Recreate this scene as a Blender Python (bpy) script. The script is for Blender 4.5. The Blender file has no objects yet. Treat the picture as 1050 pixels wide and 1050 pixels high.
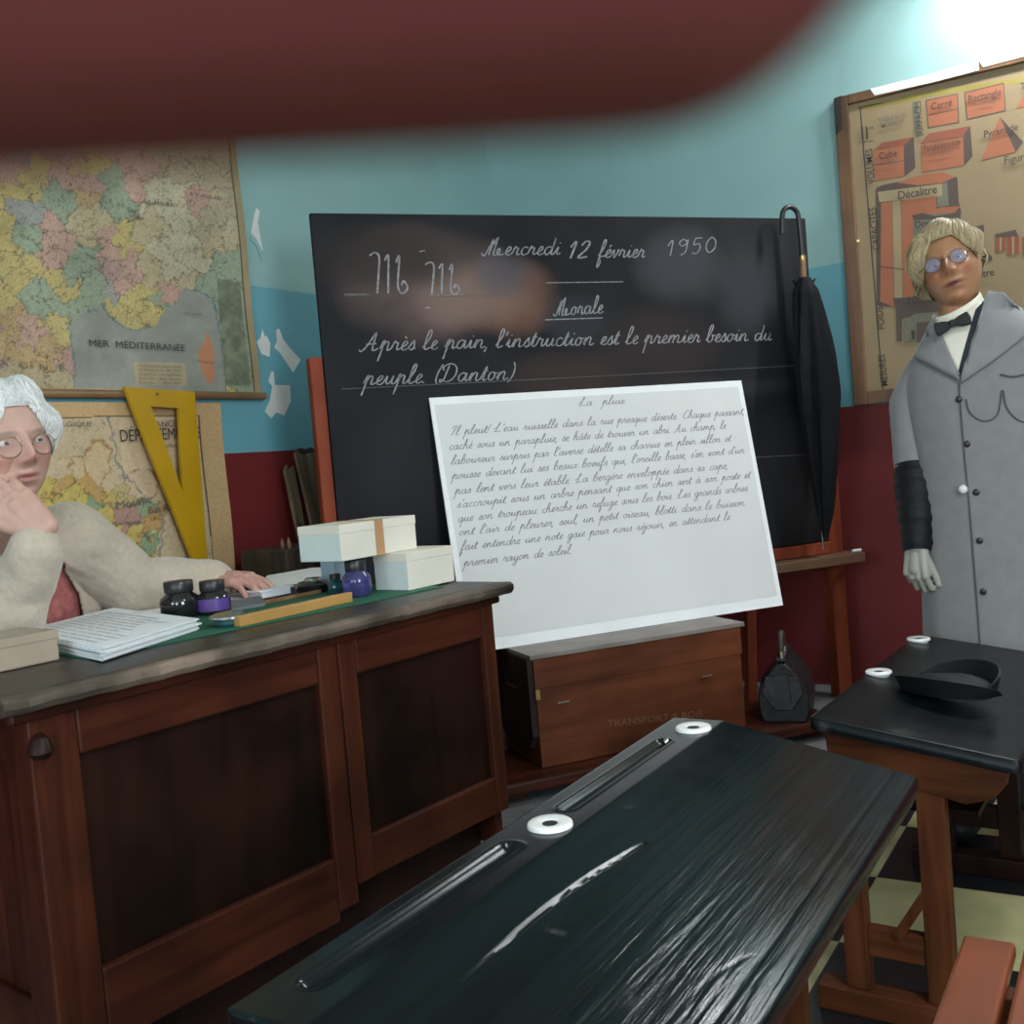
import bpy, bmesh, math, random
import numpy as np
from mathutils import Vector, Matrix, noise
random.seed(7)
rng = np.random.default_rng(5)
S = bpy.context.scene
COL = S.collection
PI = math.pi

# ------------------------------------------------------------------ camera
CZ = 1.22
FPX = 1080.0
_a, _p, _r = math.radians(31.5), math.radians(2.81), math.radians(4.745)
F0 = Vector((-math.sin(_a), math.cos(_a), 0)); R0 = Vector((math.cos(_a), math.sin(_a), 0)); ZZ = Vector((0, 0, 1))
CF = math.cos(_p) * F0 - math.sin(_p) * ZZ
_U0 = math.sin(_p) * F0 + math.cos(_p) * ZZ
CR = math.cos(_r) * R0 - math.sin(_r) * _U0
CU = math.sin(_r) * R0 + math.cos(_r) * _U0
CP = Vector((0, 0, CZ))
cam_d = bpy.data.cameras.new('camera')
cam = bpy.data.objects.new('camera', cam_d); COL.objects.link(cam)
m = Matrix.Identity(4)
for i in range(3):
    m[i][0], m[i][1], m[i][2], m[i][3] = CR[i], CU[i], -CF[i], CP[i]
cam.matrix_world = m
cam_d.sensor_width = 36; cam_d.lens = FPX / 1050 * 36
cam_d.clip_start = 0.005; cam_d.clip_end = 60
cam_d.dof.use_dof = True; cam_d.dof.focus_distance = 2.9; cam_d.dof.aperture_fstop = cam_d.lens / 2.0
S.camera = cam

def ray(x, y): return CF + CR * ((x - 525) / FPX) - CU * ((y - 525) / FPX)
def hit(x, y, n, d):
    v = ray(x, y); n = Vector(n); return CP + v * ((d - n.dot(CP)) / n.dot(v))
def dep(x, y, d): return CP + ray(x, y) * d
def proj(P):
    q = Vector(P) - CP; k = q.dot(CF); return (525 + FPX * q.dot(CR) / k, 525 - FPX * q.dot(CU) / k)

# ------------------------------------------------------------------ materials
def nodes_of(name):
    mt = bpy.data.materials.new(name); mt.use_nodes = True
    nt = mt.node_tree; return mt, nt, nt.nodes['Principled BSDF']
def N(nt, t, **kw):
    n = nt.nodes.new(t)
    for k, v in kw.items(): setattr(n, k, v)
    return n
def c4(c): return (c[0], c[1], c[2], 1)
def srgb(r, g, b):
    f = lambda v: (v / 255 / 12.92) if v <= 10.3 else ((v / 255 + .055) / 1.055) ** 2.4
    return (f(r), f(g), f(b))
def add_bump(nt, b, src, strength, dist=.01):
    bp = N(nt, 'ShaderNodeBump'); bp.inputs['Strength'].default_value = strength; bp.inputs['Distance'].default_value = dist
    nt.links.new(src, bp.inputs['Height']); nt.links.new(bp.outputs[0], b.inputs['Normal'])
def plain(name, c, rough=.6, metal=0, var=.12, scale=9, bump=0, trans=0, coat=0, sheen=0, spec=None, sss=0, alpha=None):
    mt, nt, b = nodes_of(name)
    tc = N(nt, 'ShaderNodeTexCoord'); nz = N(nt, 'ShaderNodeTexNoise'); nz.inputs['Scale'].default_value = scale; nz.inputs['Detail'].default_value = 5
    nt.links.new(tc.outputs['Object'], nz.inputs['Vector'])
    rp = N(nt, 'ShaderNodeValToRGB')
    rp.color_ramp.elements[0].position = .3; rp.color_ramp.elements[1].position = .7
    rp.color_ramp.elements[0].color = c4([v * (1 - var) for v in c]); rp.color_ramp.elements[1].color = c4([min(1, v * (1 + var)) for v in c])
    nt.links.new(nz.outputs[0], rp.inputs[0]); nt.links.new(rp.outputs[0], b.inputs['Base Color'])
    b.inputs['Roughness'].default_value = rough; b.inputs['Metallic'].default_value = metal
    b.inputs['Transmission Weight'].default_value = trans; b.inputs['Coat Weight'].default_value = coat
    b.inputs['Sheen Weight'].default_value = sheen
    if spec is not None: b.inputs['Specular IOR Level'].default_value = spec
    if sss: b.inputs['Subsurface Weight'].default_value = sss; b.inputs['Subsurface Radius'].default_value = (.012, .005, .003); b.inputs['Subsurface Scale'].default_value = 1
    if alpha is not None: b.inputs['Alpha'].default_value = alpha
    if bump: add_bump(nt, b, nz.outputs[0], bump)
    return mt
def wood(name, dark, light, axis=0, scale=1.0, rough=.4, bump=.15, coat=0.0, blot=.35, fine=38, spec=None):
    mt, nt, b = nodes_of(name)
    tc = N(nt, 'ShaderNodeTexCoord'); mp = N(nt, 'ShaderNodeMapping')
    sc = [fine * scale] * 3; sc[axis] = 2.2 * scale
    mp.inputs['Scale'].default_value = sc
    nt.links.new(tc.outputs['Object'], mp.inputs[0])
    nz = N(nt, 'ShaderNodeTexNoise'); nz.inputs['Scale'].default_value = 1; nz.inputs['Detail'].default_value = 6; nz.inputs['Distortion'].default_value = .6
    nt.links.new(mp.outputs[0], nz.inputs['Vector'])
    rp = N(nt, 'ShaderNodeValToRGB'); rp.color_ramp.elements[0].position = .32; rp.color_ramp.elements[1].position = .68
    rp.color_ramp.elements[0].color = c4(dark); rp.color_ramp.elements[1].color = c4(light)
    nt.links.new(nz.outputs[0], rp.inputs[0])
    n2 = N(nt, 'ShaderNodeTexNoise'); n2.inputs['Scale'].default_value = 4; n2.inputs['Detail'].default_value = 3
    nt.links.new(tc.outputs['Object'], n2.inputs['Vector'])
    r2 = N(nt, 'ShaderNodeValToRGB'); r2.color_ramp.elements[0].position = .35; r2.color_ramp.elements[1].position = .65
    r2.color_ramp.elements[0].color = (1 - blot,) * 3 + (1,); r2.color_ramp.elements[1].color = (1, 1, 1, 1)
    nt.links.new(n2.outputs[0], r2.inputs[0])
    mx = N(nt, 'ShaderNodeMix', data_type='RGBA', blend_type='MULTIPLY'); mx.inputs[0].default_value = 1
    nt.links.new(rp.outputs[0], mx.inputs[6]); nt.links.new(r2.outputs[0], mx.inputs[7]); nt.links.new(mx.outputs[2], b.inputs['Base Color'])
    b.inputs['Roughness'].default_value = rough; b.inputs['Coat Weight'].default_value = coat; b.inputs['Coat Roughness'].default_value = .15
    if spec is not None: b.inputs['Specular IOR Level'].default_value = spec
    if bump: add_bump(nt, b, nz.outputs[0], bump, .004)
    return mt
def vcol(name, rough=.7, bump=0, sss=0, spec=.3, scale=60):
    mt, nt, b = nodes_of(name)
    a = N(nt, 'ShaderNodeAttribute'); a.attribute_name = 'col'
    nt.links.new(a.outputs['Color'], b.inputs['Base Color']); b.inputs['Roughness'].default_value = rough
    b.inputs['Specular IOR Level'].default_value = spec
    if sss: b.inputs['Subsurface Weight'].default_value = sss; b.inputs['Subsurface Radius'].default_value = (.01, .004, .003); b.inputs['Subsurface Scale'].default_value = 1
    if bump:
        tc = N(nt, 'ShaderNodeTexCoord'); nz = N(nt, 'ShaderNodeTexNoise'); nz.inputs['Scale'].default_value = scale
        nt.links.new(tc.outputs['Object'], nz.inputs['Vector']); add_bump(nt, b, nz.outputs[0], bump)
    return mt
def emit(name, c, s):
    mt, nt, b = nodes_of(name)
    b.inputs['Base Color'].default_value = c4(c); b.inputs['Emission Color'].default_value = c4(c); b.inputs['Emission Strength'].default_value = s
    return mt

def wall_material(name, split_low, split_band, light, band, red):
    mt, nt, b = nodes_of(name)
    g = N(nt, 'ShaderNodeNewGeometry'); sp = N(nt, 'ShaderNodeSeparateXYZ'); nt.links.new(g.outputs['Position'], sp.inputs[0])
    nz = N(nt, 'ShaderNodeTexNoise'); nz.inputs['Scale'].default_value = 2.2; nz.inputs['Detail'].default_value = 8
    nt.links.new(g.outputs['Position'], nz.inputs['Vector'])
    md = N(nt, 'ShaderNodeMath', operation='MULTIPLY_ADD'); md.inputs[1].default_value = .012; nt.links.new(nz.outputs[0], md.inputs[0]); nt.links.new(sp.outputs[2], md.inputs[2])
    def step(z):
        s = N(nt, 'ShaderNodeMath', operation='GREATER_THAN'); s.inputs[1].default_value = z + .006; nt.links.new(md.outputs[0], s.inputs[0]); return s
    m1 = N(nt, 'ShaderNodeMix', data_type='RGBA'); m1.inputs[6].default_value = c4(red); m1.inputs[7].default_value = c4(band)
    nt.links.new(step(split_low).outputs[0], m1.inputs[0])
    m2 = N(nt, 'ShaderNodeMix', data_type='RGBA'); m2.inputs[7].default_value = c4(light); nt.links.new(m1.outputs[2], m2.inputs[6])
    nt.links.new(step(split_band).outputs[0], m2.inputs[0])
    rp = N(nt, 'ShaderNodeValToRGB'); rp.color_ramp.elements[0].position = .3; rp.color_ramp.elements[0].color = (.86, .86, .86, 1); rp.color_ramp.elements[1].position = .7
    nt.links.new(nz.outputs[0], rp.inputs[0])
    mx = N(nt, 'ShaderNodeMix', data_type='RGBA', blend_type='MULTIPLY'); mx.inputs[0].default_value = 1
    nt.links.new(m2.outputs[2], mx.inputs[6]); nt.links.new(rp.outputs[0], mx.inputs[7]); nt.links.new(mx.outputs[2], b.inputs['Base Color'])
    b.inputs['Roughness'].default_value = .55; b.inputs['Specular IOR Level'].default_value = .3
    add_bump(nt, b, nz.outputs[0], .25, .02)
    return mt

M = {}
M['wall'] = wall_material('painted wall', 1.32, 1.885, srgb(152, 190, 188), srgb(112, 172, 184), srgb(116, 40, 40))
M['plaster'] = plain('bare plaster', (.72, .72, .68), .9)
M['ceiling'] = plain('ceiling paint', (.72, .72, .68), .9)
M['dark_red'] = wood('red brown varnished wood', (.034, .0078, .004), (.074, .0185, .0085), 0, 1, .42, .12, .0, .5, spec=.22)
M['dark_red_v'] = wood('red brown varnished wood upright', (.034, .0078, .004), (.074, .0185, .0085), 2, 1, .42, .12, .0, .5, spec=.22)
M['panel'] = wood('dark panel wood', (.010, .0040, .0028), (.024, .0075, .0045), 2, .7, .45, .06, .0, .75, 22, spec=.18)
M['worn_top'] = wood('worn grey desk top', (.014, .012, .011), (.050, .041, .035), 0, 1, .36, .2, .0, .5, spec=.3)
M['worn_edge'] = wood('worn desk edge', (.03, .024, .021), (.25, .19, .14), 0, .7, .5, .3, 0, .85, 24, spec=.3)
M['orange_wood'] = wood('orange brown leg wood', (.07, .020, .007), (.145, .044, .015), 2, 1, .5, .12, 0, .4, spec=.2)
M['apron_wood'] = wood('orange brown apron wood', (.07, .020, .007), (.145, .044, .015), 0, 1, .5, .12, 0, .4, spec=.2)
M['bench_wood'] = wood('red brown painted slat', (.18, .044, .018), (.28, .074, .030), 1, .5, .32, .35, .0, .3, 14, spec=.3)
M['easel'] = wood('red easel wood', (.20, .038, .016), (.30, .066, .030), 2, .6, .6, .08, 0, .3, spec=.15)
M['shelf'] = wood('tan shelf wood', (.10, .05, .028), (.20, .11, .06), 0, .6, .5, .1)
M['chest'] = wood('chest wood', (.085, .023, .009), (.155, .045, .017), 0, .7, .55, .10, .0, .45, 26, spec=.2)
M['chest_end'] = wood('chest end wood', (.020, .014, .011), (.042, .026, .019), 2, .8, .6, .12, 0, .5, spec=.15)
M['chest_lid'] = plain('dusty lid', (.20, .17, .155), .45, var=.2)
M['frame'] = wood('brown frame wood', (.11, .052, .024), (.23, .115, .05), 2, .6, .45, .1)
M['old_wood'] = wood('old dull wood', (.09, .062, .034), (.30, .22, .12), 2, .9, .6, .3, 0, .5, 26)
M['old_dark'] = wood('old dark wood', (.02, .015, .012), (.07, .05, .033), 2, .9, .6, .3, 0, .5, 26)
M['ruler'] = wood('yellow ruler wood', (.42, .22, .06), (.58, .34, .11), 0, .5, .35, .05, .2, .2)
M['rod'] = wood('map rod wood', (.22, .12, .055), (.38, .22, .10), 1, .6, .4, .05)
M['square'] = plain('yellow painted wood', srgb(184, 142, 8), .4, var=.1, scale=5)
M['black_iron'] = plain('black leather', (.008, .009, .011), .42, var=.3, scale=30, bump=.3)
M['umbrella'] = plain('black umbrella cloth', (.006, .007, .009), .75, var=.3, scale=25, spec=.2)
M['steel'] = plain('worn steel', (.55, .55, .52), .25, metal=1)
M['brass'] = plain('brass', (.6, .45, .18), .3, metal=1)
M['porcelain'] = plain('white porcelain', (.80, .80, .78), .2, var=.04)
M['hole'] = plain('dark hole', (.01, .01, .012), .5)
M['white_paper'] = plain('white paper', (.80, .83, .84), .7, var=.03, scale=4)
M['card'] = plain('white card', (.69, .695, .68), .5, var=.04, scale=3)
M['card_border'] = plain('bright card border', (.86, .87, .87), .4, var=.03)
M['ink'] = plain('grey ink', (.25, .24, .26), .7)
M['chalk'] = plain('chalk', (.27, .27, .28), .9, var=.4, scale=60)
M['chalk_thin'] = plain('thin chalk', (.10, .10, .105), .9, var=.3, scale=40)
M['green'] = plain('green blotter', (.012, .11, .06), .7)
M['cream_box'] = plain('cream card box', (.74, .70, .60), .6, var=.06)
M['pale_box'] = plain('pale blue box end', (.60, .67, .64), .6, var=.06)
M['tape'] = plain('brown tape', (.50, .28, .14), .45)
M['beige_box'] = plain('beige cardboard', (.36, .285, .21), .75, var=.1)
M['ink_glass'] = plain('dark ink bottle', (.012, .012, .012), .08, var=.2, coat=.5)
M['purple'] = plain('purple label', (.10, .05, .24), .35)
M['cap'] = plain('black bottle cap', (.022, .020, .022), .35)
M['purple_glass'] = plain('purple tinted glass', (.10, .09, .28), .06, trans=.55, var=.2)
M['teal_glass'] = plain('teal glass', (.02, .10, .11), .1, trans=.3)
M['pale_blue'] = plain('pale blue card', (.30, .42, .50), .6)
M['grey_slate'] = plain('grey notebook', (.16, .17, .19), .6)
M['lilac'] = plain('lilac paper', (.50, .44, .52), .7)
M['skin'] = vcol('skin', .5, .06, .12)
M['wax'] = vcol('painted plaster skin', .36, .03, 0, .4)
M['cardigan'] = plain('beige knit', (.50, .42, .33), .9, var=.07, scale=70, bump=.25, sheen=.3)
M['blouse'] = plain('coral blouse', (.42, .13, .12), .8, var=.3, scale=60)
M['white_hair'] = plain('white hair', (.70, .70, .68), .6, var=.12, scale=60, bump=.4)
M['grey_hair'] = plain('grey hair', (.56, .56, .545), .6, var=.1)
M['blond'] = plain('blond hair', (.34, .265, .15), .5, var=.1)
M['blond_light'] = plain('light blond hair', (.42, .335, .20), .5, var=.1)
M['blond_dark'] = plain('dark blond hair', (.25, .19, .10), .5, var=.1)
M['glass'] = plain('spectacle glass', (.5, .4, .38), .03, var=0, alpha=.14)
M['blue_reflection_glass'] = plain('spectacle glass with painted bluish reflections', (.28, .36, .55), .05, var=.3, scale=40, alpha=.45, coat=1)  # bluish reflections on the lenses are put into this colour
M['wire'] = plain('spectacle wire', (.45, .36, .22), .3, metal=1)
M['dark_wire'] = plain('brown spectacle wire', (.12, .05, .035), .3)
M['eye'] = plain('eye white', (.75, .73, .70), .2, var=.03)
M['iris'] = plain('iris', (.06, .07, .08), .15)
M['smock'] = plain('grey blue smock cloth', srgb(129, 129, 129), .85, var=.06, scale=26, bump=.12, sheen=.2)
M['lapel'] = plain('grey blue lapel cloth', srgb(135, 135, 136), .85, var=.05, scale=26, bump=.12, sheen=.2)
M['navy'] = plain('navy waistcoat', (.018, .024, .035), .8)
M['satin'] = plain('black satin', (.006, .007, .009), .6, var=.3, spec=.25)
M['shirt'] = plain('white shirt', (.80, .76, .64), .75, var=.04)
M['bow'] = plain('black bow', (.008, .008, .009), .6)
M['seam'] = plain('dark seam', (.09, .09, .10), .9)
M['button'] = plain('dark button', (.02, .018, .02), .3)
M['white_button'] = plain('white bead', (.75, .75, .74), .3)
M['glove'] = plain('pale grey hand', (.50, .49, .44), .6)
M['finger'] = plain('finger skin in shade', (.118, .021, .023), .6, var=.06, scale=120, sss=.1)  # shade on the finger is put into this dark red skin colour
M['nail'] = plain('finger nail', (.5, .25, .22), .3)
M['scribble'] = plain('pale pencil', (.50, .50, .53), .8)
M['print_black'] = plain('black print', (.05, .042, .04), .8)
M['print_grey'] = plain('grey print', (.16, .14, .12), .8)
M['print_orange'] = plain('orange print', srgb(154, 94, 66), .75, var=.06)
M['print_orange_deep'] = plain('deep orange print', srgb(132, 80, 56), .75, var=.06)
M['print_shade'] = plain('brown grey print', srgb(84, 70, 64), .8)
M['print_grey_green'] = plain('grey green print', srgb(108, 106, 90), .8)
M['print_cream'] = plain('cream print', srgb(148, 132, 100), .8)
M['print_red'] = plain('red print', srgb(136, 78, 58), .8)
M['chart'] = plain('aged chart paper', srgb(140, 121, 90), .6, var=.1, scale=3)
M['yellow_tape'] = plain('yellow worn edge', srgb(136, 122, 58), .7, var=.15)
M['newsprint'] = plain('white torn paper', (.78, .78, .74), .8, var=.1, scale=40)
M['vmap'] = vcol('printed map', .55, .04, 0, .3)
M['lamp_metal'] = plain('white lamp metal', (.8, .8, .78), .4)
M['tube'] = emit('lit tube', (1, .97, .92), 14)
M['pane'] = emit('daylit pane', (.75, .88, 1), 2.0)
M['chalk_board'] = None

def board_material():
    mt, nt, b = nodes_of('chalkboard slate')
    tc = N(nt, 'ShaderNodeTexCoord')
    base = N(nt, 'ShaderNodeTexNoise'); base.inputs['Scale'].default_value = 3.2; base.inputs['Detail'].default_value = 5
    nt.links.new(tc.outputs['Object'], base.inputs['Vector'])
    rp = N(nt, 'ShaderNodeValToRGB'); rp.color_ramp.elements[0].position = .38; rp.color_ramp.elements[1].position = .75
    rp.color_ramp.elements[0].color = (.007, .0075, .010, 1); rp.color_ramp.elements[1].color = (.017, .017, .020, 1)
    nt.links.new(base.outputs[0], rp.inputs[0])
    cur = rp.outputs[0]
    sp = N(nt, 'ShaderNodeSeparateXYZ'); nt.links.new(tc.outputs['Object'], sp.inputs[0])
    # wiped chalk stains, each with a place of its own on the slate: u, z, radii, colour
    for (u, z, ru, rz, c, k) in [(.36, -.22, .32, .20, (.13, .085, .08), .95), (.63, -.27, .20, .14, (.17, .088, .06), .95), (.50, -.26, .22, .12, (.22, .15, .12), .85), (.25, -.14, .30, .12, (.030, .022, .020), .9),
                                 (.62, -.20, .12, .09, (.075, .08, .105), .7), (.90, -.36, .14, .10, (.032, .036, .048), .7), (1.33, -.17, .22, .16, (.060, .060, .070), .7), (1.60, -.25, .16, .20, (.045, .045, .055), .7),
                                 (1.2, -.46, .3, .16, (.04, .025, .024), .8), (.35, -.80, .3, .25, (.022, .020, .026), .8), (1.2, -.62, .6, .05, (.036, .036, .040), .7), (1.75, -.95, .2, .25, (.022, .022, .024), .8), (.85, -.55, .3, .10, (.045, .028, .025), .8)]:
        a = N(nt, 'ShaderNodeMath', operation='SUBTRACT'); a.inputs[1].default_value = u; nt.links.new(sp.outputs[0], a.inputs[0])
        a2 = N(nt, 'ShaderNodeMath', operation='DIVIDE'); a2.inputs[1].default_value = ru; nt.links.new(a.outputs[0], a2.inputs[0])
        c_ = N(nt, 'ShaderNodeMath', operation='SUBTRACT'); c_.inputs[1].default_value = z; nt.links.new(sp.outputs[2], c_.inputs[0])
        c2 = N(nt, 'ShaderNodeMath', operation='DIVIDE'); c2.inputs[1].default_value = rz; nt.links.new(c_.outputs[0], c2.inputs[0])
        s1 = N(nt, 'ShaderNodeMath', operation='POWER'); s1.inputs[1].default_value = 2; nt.links.new(a2.outputs[0], s1.inputs[0])
        ab = N(nt, 'ShaderNodeMath', operation='ABSOLUTE'); nt.links.new(a2.outputs[0], ab.inputs[0]); nt.links.new(ab.outputs[0], s1.inputs[0])
        ab2 = N(nt, 'ShaderNodeMath', operation='ABSOLUTE'); nt.links.new(c2.outputs[0], ab2.inputs[0])
        s2 = N(nt, 'ShaderNodeMath', operation='POWER'); s2.inputs[1].default_value = 2; nt.links.new(ab2.outputs[0], s2.inputs[0])
        ad = N(nt, 'ShaderNodeMath', operation='ADD'); nt.links.new(s1.outputs[0], ad.inputs[0]); nt.links.new(s2.outputs[0], ad.inputs[1])
        nb = N(nt, 'ShaderNodeMath', operation='MULTIPLY_ADD'); nb.inputs[1].default_value = 1.6; nt.links.new(base.outputs[0], nb.inputs[0]); nt.links.new(ad.outputs[0], nb.inputs[2])
        mr = N(nt, 'ShaderNodeMapRange', interpolation_type='SMOOTHSTEP'); mr.inputs[1].default_value = .75; mr.inputs[2].default_value = 2.0; mr.inputs[3].default_value = k; mr.inputs[4].default_value = 0
        nt.links.new(nb.outputs[0], mr.inputs[0])
        mx = N(nt, 'ShaderNodeMix', data_type='RGBA'); mx.inputs[7].default_value = c4(c); nt.links.new(mr.outputs[0], mx.inputs[0]); nt.links.new(cur, mx.inputs[6]); cur = mx.outputs[2]
    nt.links.new(cur, b.inputs['Base Color']); b.inputs['Roughness'].default_value = .65; b.inputs['Specular IOR Level'].default_value = .22
    return mt
M['board'] = board_material()

def glossy_desk(name, dusty):
    mt, nt, b = nodes_of(name)
    tc = N(nt, 'ShaderNodeTexCoord'); mp = N(nt, 'ShaderNodeMapping'); mp.inputs['Scale'].default_value = (34, 1.6, 8)
    nt.links.new(tc.outputs['Object'], mp.inputs[0])
    n1 = N(nt, 'ShaderNodeTexNoise'); n1.inputs['Scale'].default_value = 1; n1.inputs['Detail'].default_value = 3; n1.inputs['Distortion'].default_value = .5
    nt.links.new(mp.outputs[0], n1.inputs['Vector'])
    mp2 = N(nt, 'ShaderNodeMapping'); mp2.inputs['Scale'].default_value = (110, 5, 30); nt.links.new(tc.outputs['Object'], mp2.inputs[0])
    n2 = N(nt, 'ShaderNodeTexNoise'); n2.inputs['Scale'].default_value = 1; n2.inputs['Detail'].default_value = 4; nt.links.new(mp2.outputs[0], n2.inputs['Vector'])
    n3 = N(nt, 'ShaderNodeTexNoise'); n3.inputs['Scale'].default_value = 14; n3.inputs['Detail'].default_value = 4; nt.links.new(tc.outputs['Object'], n3.inputs['Vector'])
    # grain is deepest on the pupil's side of the top
    sp = N(nt, 'ShaderNodeSeparateXYZ'); nt.links.new(tc.outputs['Object'], sp.inputs[0])
    mr = N(nt, 'ShaderNodeMapRange'); mr.inputs[1].default_value = .13; mr.inputs[2].default_value = .36; mr.inputs[3].default_value = .05; mr.inputs[4].default_value = 1; nt.links.new(sp.outputs[0], mr.inputs[0])
    my = N(nt, 'ShaderNodeMapRange'); my.inputs[1].default_value = -.15; my.inputs[2].default_value = .30; my.inputs[3].default_value = 1; my.inputs[4].default_value = .35; nt.links.new(sp.outputs[1], my.inputs[0])
    mm = N(nt, 'ShaderNodeMath', operation='MULTIPLY'); nt.links.new(mr.outputs[0], mm.inputs[0]); nt.links.new(my.outputs[0], mm.inputs[1])
    h = N(nt, 'ShaderNodeMath', operation='MULTIPLY_ADD'); nt.links.new(n2.outputs[0], h.inputs[0]); h.inputs[1].default_value = .55; nt.links.new(n1.outputs[0], h.inputs[2])
    h2 = N(nt, 'ShaderNodeMath', operation='MULTIPLY'); nt.links.new(h.outputs[0], h2.inputs[0]); nt.links.new(mm.outputs[0], h2.inputs[1])
    rp = N(nt, 'ShaderNodeValToRGB'); rp.color_ramp.elements[0].position = .35; rp.color_ramp.elements[1].position = .7
    rp.color_ramp.elements[0].color = (.0015, .003, .004, 1); rp.color_ramp.elements[1].color = (.0035, .007, .009, 1)
    nt.links.new(n1.outputs[0], rp.inputs[0])
    wr = N(nt, 'ShaderNodeValToRGB'); wr.color_ramp.elements[0].position = .70 if not dusty else .66; wr.color_ramp.elements[1].position = .80
    nt.links.new(n3.outputs[0], wr.inputs[0])
    mx = N(nt, 'ShaderNodeMix', data_type='RGBA'); mx.inputs[7].default_value = (.045, .043, .040, 1); nt.links.new(wr.outputs[0], mx.inputs[0]); nt.links.new(rp.outputs[0], mx.inputs[6])
    nt.links.new(mx.outputs[2], b.inputs['Base Color'])
    rr = N(nt, 'ShaderNodeMapRange'); rr.inputs[3].default_value = .13 if not dusty else .22; rr.inputs[4].default_value = .26 if not dusty else .40; nt.links.new(n3.outputs[0], rr.inputs[0]); nt.links.new(rr.outputs[0], b.inputs['Roughness'])
    b.inputs['Coat Weight'].default_value = .0; b.inputs['Specular IOR Level'].default_value = .30 if not dusty else .22
    add_bump(nt, b, h2.outputs[0], .42 if not dusty else .15, .009)
    return mt
M['gloss'] = glossy_desk('glossy black painted top', False)
M['gloss_dusty'] = glossy_desk('dusty black painted top', True)

def floor_material():
    mt, nt, b = nodes_of('checkered tiles')
    g = N(nt, 'ShaderNodeNewGeometry'); mp = N(nt, 'ShaderNodeMapping'); T = .41
    mp.inputs['Location'].default_value = (.70 / T + 40, -2.89 / T + 40, .5); mp.inputs['Scale'].default_value = (1 / T, 1 / T, 0)
    nt.links.new(g.outputs['Position'], mp.inputs[0])
    ck = N(nt, 'ShaderNodeTexChecker'); ck.inputs['Scale'].default_value = 1
    ck.inputs[1].default_value = c4(srgb(190, 183, 136)); ck.inputs[2].default_value = (.012, .013, .015, 1)
    nt.links.new(mp.outputs[0], ck.inputs[0])
    nz = N(nt, 'ShaderNodeTexNoise'); nz.inputs['Scale'].default_value = 5; nz.inputs['Detail'].default_value = 6; nt.links.new(g.outputs['Position'], nz.inputs[0])
    rp = N(nt, 'ShaderNodeValToRGB'); rp.color_ramp.elements[0].color = (.6, .6, .6, 1); rp.color_ramp.elements[0].position = .3; rp.color_ramp.elements[1].position = .65; nt.links.new(nz.outputs[0], rp.inputs[0])
    mx = N(nt, 'ShaderNodeMix', data_type='RGBA', blend_type='MULTIPLY'); mx.inputs[0].default_value = 1
    nt.links.new(ck.outputs[0], mx.inputs[6]); nt.links.new(rp.outputs[0], mx.inputs[7]); nt.links.new(mx.outputs[2], b.inputs['Base Color'])
    b.inputs['Roughness'].default_value = .35
    return mt
M['floor'] = floor_material()
M['platform'] = plain('grey platform boards', (.12, .12, .125), .6, var=.25)

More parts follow.
